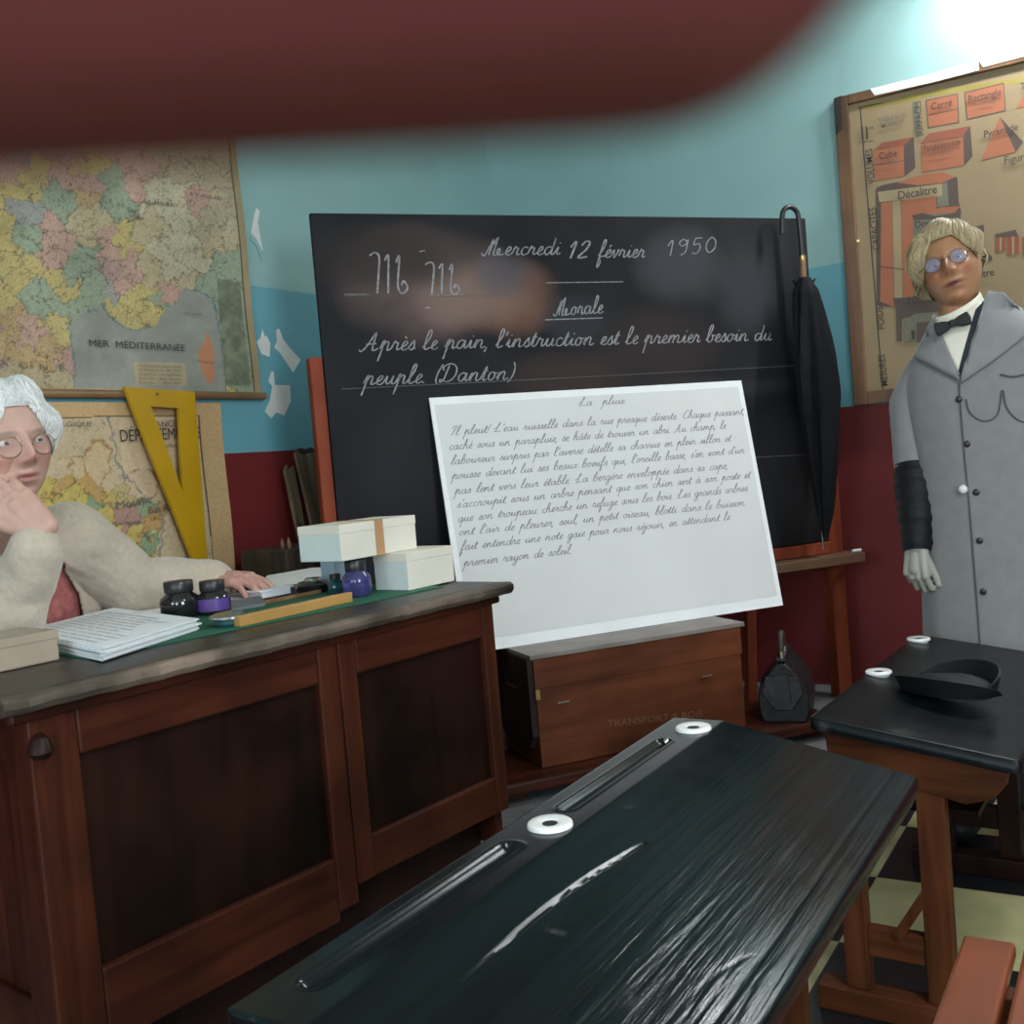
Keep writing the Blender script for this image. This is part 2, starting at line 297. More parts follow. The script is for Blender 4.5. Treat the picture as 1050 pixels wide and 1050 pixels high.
# ------------------------------------------------------------------ mesh building
class MB:
    def __init__(s): s.v = []; s.f = []; s.mi = []; s.mats = []
    def mat(s, m):
        if m not in s.mats: s.mats.append(m)
        return s.mats.index(m)
    def add(s, vs, fs, m=None):
        k = len(s.v); s.v += [tuple(v) for v in vs]; i = s.mat(m) if m else 0
        s.f += [tuple(k + a for a in f) for f in fs]; s.mi += [i] * len(fs); return s
    def box(s, lo, hi, m=None, R=None, o=(0, 0, 0)):
        vs = [Vector((x, y, z)) for z in (lo[2], hi[2]) for y in (lo[1], hi[1]) for x in (lo[0], hi[0])]
        if R is not None: vs = [R @ v + Vector(o) for v in vs]
        return s.add(vs, [(0, 2, 3, 1), (4, 5, 7, 6), (0, 1, 5, 4), (2, 6, 7, 3), (0, 4, 6, 2), (1, 3, 7, 5)], m)
    def prism(s, pts, d, m=None):
        pts = [Vector(p) for p in pts]; d = Vector(d); n = len(pts)
        # keep faces pointing outwards
        nr = Vector((0, 0, 0))
        for i in range(n): nr += pts[i].cross(pts[(i + 1) % n])
        if nr.dot(d) < 0: pts = pts[::-1]
        vs = pts + [p + d for p in pts]
        fs = [tuple(range(n))[::-1], tuple(range(n, 2 * n))] + [(i, (i + 1) % n, n + (i + 1) % n, n + i) for i in range(n)]
        return s.add(vs, fs, m)
    def bar(s, a, b, w, h, up=(0, 0, 1), m=None):
        a, b = Vector(a), Vector(b); d = (b - a).normalized(); sd = d.cross(Vector(up)).normalized(); u = sd.cross(d)
        c = [-sd * w / 2 - u * h / 2, sd * w / 2 - u * h / 2, sd * w / 2 + u * h / 2, -sd * w / 2 + u * h / 2]
        return s.prism([a + k for k in c], b - a, m)
    def tube(s, pts, r, n=10, m=None, cap=True, flat=None):
        pts = [Vector(p) for p in pts]; rs = r if isinstance(r, (list, tuple)) else [r] * len(pts)
        t0 = (pts[1] - pts[0]).normalized(); u = t0.orthogonal().normalized(); vs = []
        for i, p in enumerate(pts):
            t = (pts[min(i + 1, len(pts) - 1)] - pts[max(i - 1, 0)]).normalized()
            u = (u - t * u.dot(t)).normalized(); w = t.cross(u)
            for k in range(n):
                a = 2 * PI * k / n; vs.append(p + (u * math.cos(a) + w * math.sin(a)) * rs[i])
        fs = [(i * n + k, i * n + (k + 1) % n, (i + 1) * n + (k + 1) % n, (i + 1) * n + k) for i in range(len(pts) - 1) for k in range(n)]
        if cap: fs += [tuple(range(n))[::-1], tuple(range((len(pts) - 1) * n, len(pts) * n))]
        return s.add(vs, fs, m)
    def lathe(s, prof, o=(0, 0, 0), n=32, m=None, fold=None, ax=None):
        o = Vector(o); vs = []
        for j, (r, z) in enumerate(prof):
            for k in range(n):
                a = 2 * PI * k / n; q = r if fold is None else fold(r, z, a)
                p = Vector((q * math.cos(a), q * math.sin(a), z)); vs.append(o + (ax @ p if ax is not None else p))
        L = len(prof)
        fs = [(j * n + k, j * n + (k + 1) % n, (j + 1) * n + (k + 1) % n, (j + 1) * n + k) for j in range(L - 1) for k in range(n)]
        fs += [tuple(range(n))[::-1], tuple(range((L - 1) * n, L * n))]
        return s.add(vs, fs, m)
    def rings(s, rings, m=None, cap=True):
        n = len(rings[0]); k = len(rings); vs = [p for r in rings for p in r]
        fs = [(j * n + i, j * n + (i + 1) % n, (j + 1) * n + (i + 1) % n, (j + 1) * n + i) for j in range(k - 1) for i in range(n)]
        if cap: fs += [tuple(range(n))[::-1], tuple(range((k - 1) * n, k * n))]
        return s.add(vs, fs, m)
    def build(s, name, m=None, parent=None, smooth=False, bevel=0, seg=2, weld=False):
        me = bpy.data.meshes.new(name); me.from_pydata(s.v, [], s.f)
        if m: me.materials.append(m if not isinstance(m, str) else M[m])
        else:
            for q in s.mats: me.materials.append(M[q])
            me.polygons.foreach_set('material_index', s.mi)
        if smooth: me.polygons.foreach_set('use_smooth', [True] * len(me.polygons))
        o = bpy.data.objects.new(name, me); COL.objects.link(o)
        if parent: o.parent = parent
        if bevel:
            b = o.modifiers.new('soft edges', 'BEVEL'); b.width = bevel; b.segments = seg; b.limit_method = 'ANGLE'; b.angle_limit = .6
        if smooth: 
            try: me.set_sharp_from_angle(angle=.9)
            except Exception: pass
        me.update(); return o
def thing(name, label, cat, loc=(0, 0, 0), rz=0, group=None):
    o = bpy.data.objects.new(name, None); COL.objects.link(o); o.location = loc; o.rotation_euler = (0, 0, rz); o.empty_display_size = .05
    return tag(o, label, cat, group)
def tag(o, label, cat, group=None):
    o['label'] = label; o['category'] = cat
    if group: o['group'] = group
    return o
def struct(o, label=None):
    o['kind'] = 'structure'
    if label: o['label'] = label
    return o
def lab(o, l): o['label'] = l; return o

# printed lettering from Blender's own letter shapes
_tc = {}
def glyphs(txt, bold=.0):
    k = (txt, bold)
    if k not in _tc:
        cu = bpy.data.curves.new('letters', 'FONT'); cu.body = txt; cu.size = 1; cu.resolution_u = 3; cu.offset = bold
        ob = bpy.data.objects.new('letters', cu); COL.objects.link(ob); bpy.context.view_layer.update()
        me = bpy.data.meshes.new_from_object(ob.evaluated_get(bpy.context.evaluated_depsgraph_get()))
        vs = [(v.co.x, v.co.y) for v in me.vertices]; fs = [tuple(p.vertices) for p in me.polygons]
        bpy.data.objects.remove(ob); bpy.data.curves.remove(cu); bpy.data.meshes.remove(me); _tc[k] = (vs, fs)
    return _tc[k]
def letters(mb, txt, a, b, up, bold=.012, m=None):
    """txt along the baseline a -> b on a surface, up = the vector of the capitals' height"""
    vs, fs = glyphs(txt, bold); a, b, up = Vector(a), Vector(b), Vector(up)
    x0 = min(v[0] for v in vs); w = max(v[0] for v in vs) - x0
    mb.add([a + (b - a) * ((v[0] - x0) / w) + up * (v[1] / .70) for v in vs], fs, m)

# joined-up school handwriting: strokes in units of the small letters' height
G = {
 'a': (1.2, [[(.82,.82),(.5,1),(.15,.75),(.1,.3),(.35,0),(.65,.25),(.85,.95),(.84,.3),(.95,.02),(1.2,.2)]]),
 'b': (1.05, [[(0,.2),(.4,1.3),(.45,2.1),(.25,2.2),(.15,1.6),(.12,.5),(.3,0),(.65,.1),(.75,.6),(.6,.95),(.8,.85),(1.05,.85)]]),
 'c': (.85, [[(.72,.8),(.5,1),(.18,.8),(.1,.35),(.35,0),(.6,.05),(.85,.2)]]),
 'd': (1.2, [[(.82,.82),(.5,1),(.15,.75),(.1,.3),(.35,0),(.65,.25),(.88,1.0),(.92,2.1),(.86,.3),(.95,.02),(1.2,.2)]]),
 'e': (.8, [[(0,.2),(.38,.45),(.6,.82),(.4,1.02),(.16,.65),(.2,.12),(.5,0),(.8,.2)]]),
 'f': (.75, [[(0,.2),(.45,1.3),(.5,2.1),(.3,2.2),(.2,1.5),(.12,-1.0),(.25,-1.2),(.4,-.6),(.2,0),(.75,.2)]]),
 'g': (1.15, [[(.82,.82),(.5,1),(.15,.75),(.1,.3),(.35,0),(.65,.25),(.85,.95),(.82,-.8),(.55,-1.2),(.3,-.9),(.6,-.3),(1.15,.2)]]),
 'h': (1.15, [[(0,.2),(.4,1.3),(.45,2.1),(.25,2.2),(.15,1.5),(.1,0)],[(.12,.4),(.45,.98),(.7,.85),(.72,.2),(.85,.02),(1.15,.2)]]),
 'i': (.65, [[(0,.2),(.28,.97),(.26,.25),(.4,.02),(.65,.2)],[(.34,1.4),(.37,1.52)]]),
 'j': (.6, [[(0,.2),(.3,.97),(.25,-.8),(.05,-1.2),(-.1,-.9),(.2,-.3),(.6,.2)],[(.34,1.4),(.37,1.52)]]),
 'l': (.75, [[(0,.2),(.45,1.3),(.5,2.1),(.3,2.2),(.18,1.5),(.16,.3),(.35,0),(.75,.2)]]),
 'm': (1.75, [[(0,.2),(.2,.95),(.22,.8),(.16,0)],[(.18,.4),(.5,.98),(.7,.85),(.66,0)],[(.68,.4),(1,.98),(1.25,.85),(1.25,.2),(1.4,.02),(1.75,.2)]]),
 'n': (1.25, [[(0,.2),(.2,.95),(.22,.8),(.16,0)],[(.18,.4),(.5,.98),(.75,.85),(.76,.2),(.9,.02),(1.25,.2)]]),
 'o': (1.0, [[(.55,.98),(.2,.85),(.1,.4),(.3,.02),(.6,.15),(.72,.6),(.55,.98),(.7,.85),(1,.85)]]),
 'p': (1.15, [[(0,.2),(.28,1.2),(.2,-.3),(.12,-1.2)],[(.2,.3),(.5,.98),(.75,.85),(.76,.2),(.85,.02),(1.15,.2)]]),
 'q': (1.1, [[(.82,.82),(.5,1),(.15,.75),(.1,.3),(.35,0),(.65,.25),(.85,.95),(.8,-1.2)],[(.8,-.2),(1.1,.2)]]),
 'r': (.9, [[(0,.2),(.22,1.08),(.3,.86),(.58,.86),(.54,.25),(.66,.02),(.9,.2)]]),
 's': (.75, [[(0,.2),(.4,1.05),(.48,.8),(.6,.35),(.4,0),(.15,.1)],[(.45,.02),(.75,.2)]]),
 't': (.7, [[(0,.2),(.38,1.7),(.26,.3),(.4,.02),(.7,.2)],[(.08,1.1),(.6,1.15)]]),
 'u': (1.2, [[(0,.2),(.24,.97),(.22,.3),(.42,.02),(.7,.3),(.84,.97),(.8,.3),(.95,.02),(1.2,.2)]]),
 'v': (.95, [[(0,.3),(.2,.95),(.35,.05),(.5,.05),(.72,.8),(.62,.98),(.95,.85)]]),
 'x': (.9, [[(.05,.9),(.35,.9),(.5,.1),(.9,.2)],[(.75,.95),(.1,.02)]]),
 'y': (1.15, [[(0,.2),(.22,.97),(.22,.3),(.42,.02),(.7,.3),(.84,.97),(.75,-.8),(.5,-1.2),(.3,-.9),(.6,-.3),(1.15,.2)]]),
 'A': (1.7, [[(-.3,.15),(-.05,-.05),(.4,.7),(.95,2.1),(.98,.3),(1.15,.02),(1.5,.25)],[(.25,.75),(1.25,.8)]]),
 'C': (1.4, [[(1.1,1.7),(.9,2.1),(.5,1.8),(.2,.9),(.3,.15),(.7,0),(1.4,.4)]]),
 'D': (1.8, [[(.6,1.95),(.5,1.2),(.38,.3),(.1,.0),(-.02,.25),(.3,.22),(.75,.02),(1.25,.3),(1.5,1.0),(1.35,1.75),(.8,2.15),(.2,2.0),(.0,1.6),(.2,1.4)]]),
 'I': (1.1, [[(.1,1.5),(.3,2.0),(.8,2.05),(.55,1),(.4,.15),(.1,.05)],[(.4,1),(.75,1.05)]]),
 'L': (1.5, [[(-.2,.6),(.4,1.2),(.75,2.0),(.5,2.15),(.45,1.2),(.3,.2),(.05,.15),(.3,.02),(.7,.1),(1.5,.15)]]),
 'M': (2.1, [[(-.3,.3),(-.1,.02),(.15,.2),(.6,2.0),(.5,.05)],[(.55,1.0),(.95,2.05),(1.0,2.0),(.95,.2),(1.2,.02),(1.5,.3),(1.5,.8),(1.3,.7),(1.35,.2),(1.6,.02),(2.1,.2)]]),
 '1': (.9, [[(.1,1.3),(.45,2.0),(.4,0)]]), '2': (1.1, [[(.1,1.5),(.35,2.0),(.75,1.8),(.6,1),(.1,.05),(.9,.08)]]),
 '9': (1.2, [[(.8,1.6),(.5,2),(.15,1.6),(.4,1.15),(.8,1.5),(.85,1.9),(.75,.4),(.4,0)]]),
 '5': (1.2, [[(.3,2),(.22,1.2),(.65,1.25),(.8,.6),(.5,.02),(.1,.15)],[(.3,2),(.85,2)]]),
 '0': (1.2, [[(.5,2),(.15,1.4),(.15,.5),(.45,0),(.85,.5),(.85,1.5),(.5,2)]]),
 ',': (.4, [[(.12,.1),(.15,-.05),(.02,-.45)]]), '.': (.4, [[(.1,.0),(.16,.08)]]), "'": (.35, [[(.2,1.9),(.1,1.4)]]), '!': (.5, [[(.25,2),(.15,.5)],[(.12,0),(.15,.1)]]),
 ';': (.4, [[(.15,.7),(.18,.78)],[(.12,.1),(.02,-.45)]]), '(': (.6, [[(.5,2.1),(.2,1.2),(.2,.3),(.4,-.2)]]), ')': (.6, [[(.2,2.1),(.45,1.4),(.4,.4),(.05,-.3)]]),
}
_ac = {'é': ('e', [[(.3,1.3),(.55,1.6)]]), 'è': ('e', [[(.2,1.6),(.45,1.3)]]), 'ê': ('e', [[(.15,1.3),(.4,1.6),(.6,1.3)]]), 'â': ('a', [[(.3,1.3),(.55,1.6),(.75,1.3)]]), 'à': ('a', [[(.3,1.6),(.6,1.3)]])}
for k, (b_, st) in _ac.items(): G[k] = (G[b_][0], G[b_][1] + st)
def spline(p, k=4):
    if len(p) < 3: return p
    P = [p[0]] + list(p) + [p[-1]]; out = []
    for i in range(1, len(P) - 2):
        for j in range(k):
            t = j / k; a, b, c, d = (np.array(P[i + q], float) for q in (-1, 0, 1, 2))
            out.append(tuple(.5 * (2 * b + (c - a) * t + (2 * a - 5 * b + 4 * c - d) * t * t + (3 * b - a - 3 * c + d) * t ** 3)))
    return out + [tuple(p[-1])]
def handwriting(mb, txt, fn, length, xh, width, slant=.32, space=.75, jig=.02, m=None):
    """fn(x, y) puts a point of the line (metres along, metres up) on the surface"""
    x = 0; sts = []
    for ch in txt:
        if ch == ' ': x += space; continue
        w, st = G[ch]
        for s_ in st: sts.append([(x + a + slant * b + random.uniform(-jig, jig), b + random.uniform(-jig, jig)) for a, b in s_])
        x += w
    k = length / x
    for s_ in sts:
        q = spline([(a * k, b * xh) for a, b in s_]); stroke(mb, q, fn, width, m)
def stroke(mb, q, fn, width, m=None):
    L = len(q); vs = []
    for i in range(L):
        a, b = q[max(0, i - 1)], q[min(L - 1, i + 1)]; dx, dy = b[0] - a[0], b[1] - a[1]; l = math.hypot(dx, dy) or 1
        w = width * (.5 + .35 * max(0, abs(dy) / l - .3)); nx, ny = -dy / l * w, dx / l * w
        vs += [fn(q[i][0] + nx, q[i][1] + ny), fn(q[i][0] - nx, q[i][1] - ny)]
    mb.add(vs, [(2 * i, 2 * i + 1, 2 * i + 3, 2 * i + 2) for i in range(L - 1)], m)

# one closed skin out of tapered limbs and extra shapes
def blob(name, caps, extra=(), voxel=.004, smooth=3, m=None, parent=None, post=None, factor=.5):
    bm = bmesh.new()
    def sph(c, r, sx=(1, 1, 1), R=None):
        q = bmesh.ops.create_icosphere(bm, subdivisions=3, radius=1)
        for v in q['verts']:
            p = Vector((v.co.x * r * sx[0], v.co.y * r * sx[1], v.co.z * r * sx[2]))
            v.co = (R @ p if R is not None else p) + Vector(c)
    for c in caps:
        if c[0] == 'e': sph(c[1], 1, c[2], c[3] if len(c) > 3 else None); continue
        p0, r0, p1, r1 = Vector(c[0]), c[1], Vector(c[2]), c[3]; L = (p1 - p0).length; n = max(2, int(L / (min(r0, r1) * .35)) + 1)
        # a tapered limb as one tube with round ends
        d = (p1 - p0).normalized(); pts = []; rs = []
        for k in range(1, 6): a = k / 6 * PI / 2; pts.append(p0 - d * r0 * math.cos(a)); rs.append(r0 * math.sin(a))
        for k in range(n + 1): t = k / n; pts.append(p0.lerp(p1, t)); rs.append(r0 + (r1 - r0) * t)
        for k in range(5, 0, -1): a = k / 6 * PI / 2; pts.append(p1 + d * r1 * math.cos(a)); rs.append(r1 * math.sin(a))
        t_ = MB(); t_.tube(pts, rs, 18); vv = [bm.verts.new(v) for v in t_.v]
        for f in t_.f: bm.faces.new([vv[i] for i in f])
    for (vs, fs) in extra:
        vv = [bm.verts.new(v) for v in vs]
        for f in fs: bm.faces.new([vv[i] for i in f])
    me = bpy.data.meshes.new(name); bm.to_mesh(me); bm.free()
    o = bpy.data.objects.new(name, me); COL.objects.link(o)
    r = o.modifiers.new('r', 'REMESH'); r.mode = 'VOXEL'; r.voxel_size = voxel; r.use_smooth_shade = True
    if smooth: s_ = o.modifiers.new('s', 'SMOOTH'); s_.iterations = smooth; s_.factor = factor
    bpy.context.view_layer.update()
    m2 = bpy.data.meshes.new_from_object(o.evaluated_get(bpy.context.evaluated_depsgraph_get()))
    o.modifiers.clear(); o.data = m2; m2.name = name; bpy.data.meshes.remove(me)
    m2.materials.clear(); m2.materials.append(M[m]); m2.polygons.foreach_set('use_smooth', [True] * len(m2.polygons))
    if post: post(o)
    if parent: o.parent = parent
    return o
def keep_faces(o, test):
    bm = bmesh.new(); bm.from_mesh(o.data)
    bmesh.ops.delete(bm, geom=[f for f in bm.faces if not test(f.calc_center_median())], context='FACES')
    bm.to_mesh(o.data); bm.free()
def paint(o, fn):
    me = o.data; a = me.color_attributes.new('col', 'FLOAT_COLOR', 'POINT')
    co = np.empty(len(me.vertices) * 3, 'f'); me.vertices.foreach_get('co', co); co = co.reshape(-1, 3)
    c = np.ones((len(co), 4), 'f'); c[:, :3] = fn(co); a.data.foreach_set('color', c.ravel())

def g2(x, z, cx, cz, sx, sz): return np.exp(-((x - cx) / sx) ** 2 - ((z - cz) / sz) ** 2)
def head_shape(Mx, old=False, jaw=.30):
    """closed head, face to -y, eyes at z = 0.01; Mx puts it in the world. ~0.236 tall"""
    nu, nv = 128, 96; vs = []
    for j in range(nv + 1):
        ph = PI * (j / nv - .5)
        for i in range(nu):
            th = 2 * PI * i / nu; vs.append((math.cos(ph) * math.sin(th), -math.cos(ph) * math.cos(th), math.sin(ph)))
    v = np.array(vs); x, y, z = v.T
    low = np.clip(-z, 0, 1)
    X = .077 * np.sign(x) * np.abs(x) ** .9 * (1 - jaw * low ** 1.6) ; Z = z * .118
    Y = np.where(y > 0, y * (.100 - .035 * low), y * (.092 - .006 * low))
    fr = np.clip((-y - .15) / .5, 0, 1)
    d = np.zeros_like(X)
    ax = np.abs(X)
    d += .010 * g2(X, Z, 0, .012, .009, .022) + .019 * g2(X, Z, 0, -.018, .0125, .015) + .012 * g2(X, Z, 0, -.004, .010, .016) + .008 * g2(ax, Z, .014, -.024, .008, .008)
    d -= .011 * g2(ax, Z, .032, .010, .018, .012) 
    d += .005 * g2(ax, Z, .030, .034, .024, .008) + .004 * g2(X, Z, 0, .055, .05, .03)
    d += .007 * g2(ax, Z, .046, -.018, .018, .018)
    d += .006 * g2(X, Z, 0, -.049, .022, .006) + .0065 * g2(X, Z, 0, -.063, .019, .006) - .0045 * g2(X, Z, 0, -.056, .024, .0028) 
    d += .011 * g2(X, Z, 0, -.094, .024, .017) - .004 * g2(X, Z, 0, -.077, .025, .006) - .003 * g2(X, Z, 0, -.040, .006, .006)
    d += .0045 * g2(ax, Z, .031, .012, .013, .0055)   # eyelid
    if old:
        for s0 in (1, -1):
            q = np.abs(X) - (.026 + (-.03 - Z) * .35)
            d -= .0018 * np.exp(-(q / .0035) ** 2) * ((Z < -.02) & (Z > -.075))
        d -= .0015 * g2(ax, Z, .034, -.006, .016, .004)
        d += .004 * g2(ax, Z, .042, -.075, .018, .016)
    Y = Y - d * fr * 1.25
    P = np.stack([X, Y, Z], 1)
    P4 = [Mx @ Vector(p) for p in P]
    fs = [(j * nu + i, j * nu + (i + 1) % nu, (j + 1) * nu + (i + 1) % nu, (j + 1) * nu + i) for j in range(nv) for i in range(nu)]
    out = [(P4, fs)]
    for sx in (-1, 1):   # ears
        e = MB(); ring = []
        for k in range(13):
            a = PI * 2 * k / 12; ring.append(Mx @ Vector((sx * (.074 + .006 * math.sin(a)), .012 - .016 * math.cos(a + .5), -.002 + .029 * math.sin(a))))
        e.tube(ring, [.0065] * 13, 8); out.append((e.v, e.f))
    return out
def face_paint(Mi, skin, lips, brow, blush=.3, lipw=.021, spots=0):
    A = np.array(Mi)
    def fn(co):
        h = np.c_[co, np.ones(len(co))] @ A.T; X, Y, Z = h[:, 0], h[:, 1], h[:, 2]; ax = np.abs(X)
        c = np.tile(np.array(skin, 'f'), (len(co), 1)); fr = (Y < -.03)
        def mixin(w, col): 
            w = np.clip(w, 0, 1)[:, None]; return c * (1 - w) + np.array(col) * w
        red = np.array(skin) * np.array([1.0, .62, .60])
        c = mixin(blush * fr * (g2(ax, Z, .045, -.02, .02, .02) + g2(X, Z, 0, -.02, .015, .014) + .4 * g2(X, Z, 0, -.09, .03, .02)), red)
        c = mixin(1.15 * fr * g2(X, Z, 0, -.056, lipw, .0085), lips); c = mixin(.8 * fr * g2(X, Z, 0, -.056, lipw * 1.05, .0022), np.array(lips) * .35)
        c = mixin(.75 * fr * np.exp(-((ax - .033) / .017) ** 4 - ((Z - .030 + (ax - .033) ** 2 * 9) / .0038) ** 2), brow)
        c = mixin(.35 * fr * g2(ax, Z, .032, .004, .018, .010), red * .75)
        c = mixin(.5 * fr * g2(ax, Z, .008, -.028, .004, .003), red * .3)
        return c
    return fn
def rotm(rx=0, ry=0, rz=0): return Matrix.Rotation(rz, 4, 'Z') @ Matrix.Rotation(ry, 4, 'Y') @ Matrix.Rotation(rx, 4, 'X')

def hand_caps(W, d, n, t, curl=(.3, .3, .35, .4), size=1.0, thumb=(.7, .2), spread=.10):
    """tapered limbs of a hand: wrist W, d towards the fingers, n out of the BACK of the hand, t towards the thumb side"""
    W, d, n = Vector(W), Vector(d).normalized(), Vector(n); n = (n - d * n.dot(d)).normalized(); s = Vector(t); s = (s - d * s.dot(d) - n * s.dot(n)).normalized()
    k = size; caps = []
    base = [W + d * .088 * k + s * o * k for o in (.030, .010, -.010, -.029)]; base[3] -= d * .012 * k; base[0] -= d * .004 * k
    for i, b in enumerate(base):
        caps.append((W + s * (.015 - .010 * i) * k, .020 * k, b, .0125 * k))
    caps.append((W + d * .02 * k, .022 * k, W + d * .065 * k, .021 * k))
    lens = [(.042, .025, .021), (.047, .029, .022), (.043, .027, .022), (.034, .020, .019)]
    for i, b in enumerate(base):
        dd = (d + s * (1.5 - i) * spread).normalized(); ax = dd.cross(n).normalized(); p = b; r = (.0098, .0100, .0096, .0085)[i] * k; an = 0
        for j, l in enumerate(lens[i]):
            an += curl[i] * (.8, 1.1, .7)[j]; v = Matrix.Rotation(-an, 3, ax) @ dd; q = p + v * l * k
            caps.append((p, r, q, r * .9)); p = q; r *= .9
    b = W + d * .022 * k + s * .020 * k; v = (d * math.cos(thumb[0]) + s * math.sin(thumb[0]) - n * thumb[1]).normalized(); q = b + v * .042 * k
    caps.append((b, .0165 * k, q, .012 * k)); v2 = (v + d * .35).normalized(); q2 = q + v2 * .032 * k; caps.append((q, .0115 * k, q2, .0105 * k)); caps.append((q2, .0105 * k, q2 + (v2 + d * .3).normalized() * .024 * k, .0085 * k))
    return caps

# ------------------------------------------------------------------ the room
LW, BWY, RX, FY, CH = -2.6, 4.28, 3.4, -3.2, 3.15
def panel(name, lo, hi, m): return struct(MB().box(lo, hi).build(name, m))
panel('floor', (LW - .1, FY - .1, -.1), (RX + .1, BWY + .1, 0), 'floor')
panel('ceiling', (LW - .1, FY - .1, CH), (RX + .1, BWY + .1, CH + .1), 'ceiling')
wl = panel('wall_left', (LW - .1, FY - .1, 0), (LW, BWY + .1, CH), 'wall')
panel('wall_back', (LW, BWY, 0), (RX, BWY + .1, CH), 'wall')
WIN = [(-1.9, -.5), (.4, 1.8)]          # windows behind the photographer
def holed(name, fixed, lo, hi, holes, z0, z1, along):
    mb = MB(); xs = [lo] + [v for h in holes for v in h] + [hi]
    def bx(a, b, c, d):
        if along == 'x': mb.box((a, fixed - .1, c), (b, fixed, d))
        else: mb.box((fixed, a, c), (fixed + .1, b, d))
    for i in range(0, len(xs), 2): bx(xs[i], xs[i + 1], 0, CH)
    for h in holes: bx(h[0], h[1], 0, z0); bx(h[0], h[1], z1, CH)
    return struct(mb.build(name, 'wall'))
holed('wall_front', FY, LW, RX, WIN, 1.0, 2.6, 'x')
WINR = [(-1.6, -.2)]
holed('wall_right', RX, FY, BWY, WINR, 1.0, 2.6, 'y')
def window(name, a, b, fixed, along):
    mb = MB(); pn = MB()
    def bx(q, a0, b0, c, d, t0, t1):
        if along == 'x': q.box((a0, fixed - t1, c), (b0, fixed - t0, d))
        else: q.box((fixed + t0, a0, c), (fixed + t1, b0, d))
    for s in np.linspace(a, b - .05, 3): bx(mb, s, s + .05, 1.0, 2.6, .03, .08)
    for s in (1.0, 1.78, 2.55): bx(mb, a, b, s, s + .05, .032, .078)
    bx(pn, a, b, 1.0, 2.6, .05, .056)
    o = struct(mb.build(name, 'lamp_metal')); p = pn.build('pane', 'pane', o); return o
for i, (a, b) in enumerate(WIN): window('window_%d' % (i + 1), a, b, FY, 'x')
window('window_3', WINR[0][0], WINR[0][1], RX, 'y')
def area(name, loc, rot, sx, sy, e, c):
    L = bpy.data.lights.new(name, 'AREA'); L.shape = 'RECTANGLE'; L.size = sx; L.size_y = sy; L.energy = e; L.color = c
    o = bpy.data.objects.new(name, L); COL.objects.link(o); o.location = loc; o.rotation_euler = rot; return o
DAY = (.86, .94, 1)
for i, (a, b) in enumerate(WIN): area('window_daylight', ((a + b) / 2, FY + .02, 1.8), (PI / 2, 0, 0), b - a, 1.6, (15, 19)[i], DAY)
area('window_daylight', (RX - .02, -.9, 1.8), (PI / 2, 0, PI / 2), 1.4, 1.6, 56, DAY)
# ceiling lamps: a tube by the back wall above the framed chart, another in the middle of the room
def tube_lamp(x, y, z, label, e, L=1.2, rz=0):
    t = thing('ceiling_lamp', label, 'lamp', (x, y, z), rz, None)
    MB().box((-L / 2, -.05, .03), (L / 2, .05, .075)).build('lamp_housing', 'lamp_metal', t, bevel=.006)
    MB().tube([(-L / 2 + .03, 0, 0), (L / 2 - .03, 0, 0)], .016, 14).build('lamp_tube', 'tube', t, smooth=True)
    for s in (-1, 1):
        MB().box((s * (L / 2 - .03) - .012, -.018, -.02), (s * (L / 2 - .03) + .012, .018, .032)).build('lamp_socket', 'lamp_metal', t)
        MB().tube([(s * L / 3, 0, .075), (s * L / 3, 0, CH - z)], .006, 8).build('lamp_rod', 'lamp_metal', t)
    a = area('lamp_light', (0, 0, -.025), (0, 0, 0), L, .08, e, (.96, .98, 1)); a.parent = t
    return t
tube_lamp(.05, 4.02, 2.93, 'lit tube lamp hanging close to the back wall above the framed chart', 16)
tube_lamp(.9, 1.1, 2.95, 'lit tube lamp hanging in the middle of the room', 24)

# platform in the corner
mb = MB(); mb.prism([(LW, .0, 0), (-1.24, .0, 0), (-1.24, 2.55, 0), (-.80, 3.45, 0), (-.80, BWY, 0), (LW, BWY, 0)], (0, 0, .2))
struct(mb.build('floor_platform', 'platform', bevel=.006), 'low grey platform under the desk and easel')

# torn paint on the left wall
def lw(x, y, off=0): return hit(x, y, (1, 0, 0), LW + off)
TORN = [[(261, 218), (263, 213), (266, 217), (264, 228), (268, 250), (269.5, 259), (262, 245), (257, 240)],
        [(263, 351), (267, 346), (269, 338), (271.5, 346), (273, 344), (277, 352), (276, 366), (268, 363)],
        [(283, 338), (286, 337), (290, 348), (297, 357), (308, 369), (300.5, 382), (295, 374), (288, 363), (281, 356), (284, 350)],
        [(278, 381), (280.5, 381), (281.5, 395), (297, 395), (298, 411), (291.5, 426), (283, 423), (278, 429), (271.5, 422), (277, 410), (279, 396), (275, 391)]]
for q in TORN:
    o = MB().prism([lw(x, y, .0) for x, y in q], (.0016, 0, 0)).build('torn_paint_patch', 'plaster', wl)
# bare pale curls of paint beside them
for q in [[(257, 240), (262, 245), (269, 259), (268, 268), (262, 252), (256, 246)], [(308, 369), (300, 382), (303, 386), (310, 371)]]:
    MB().prism([lw(x, y, .0) for x, y in q], (.004, 0, 0)).build('paint_curl', 'wall', wl)

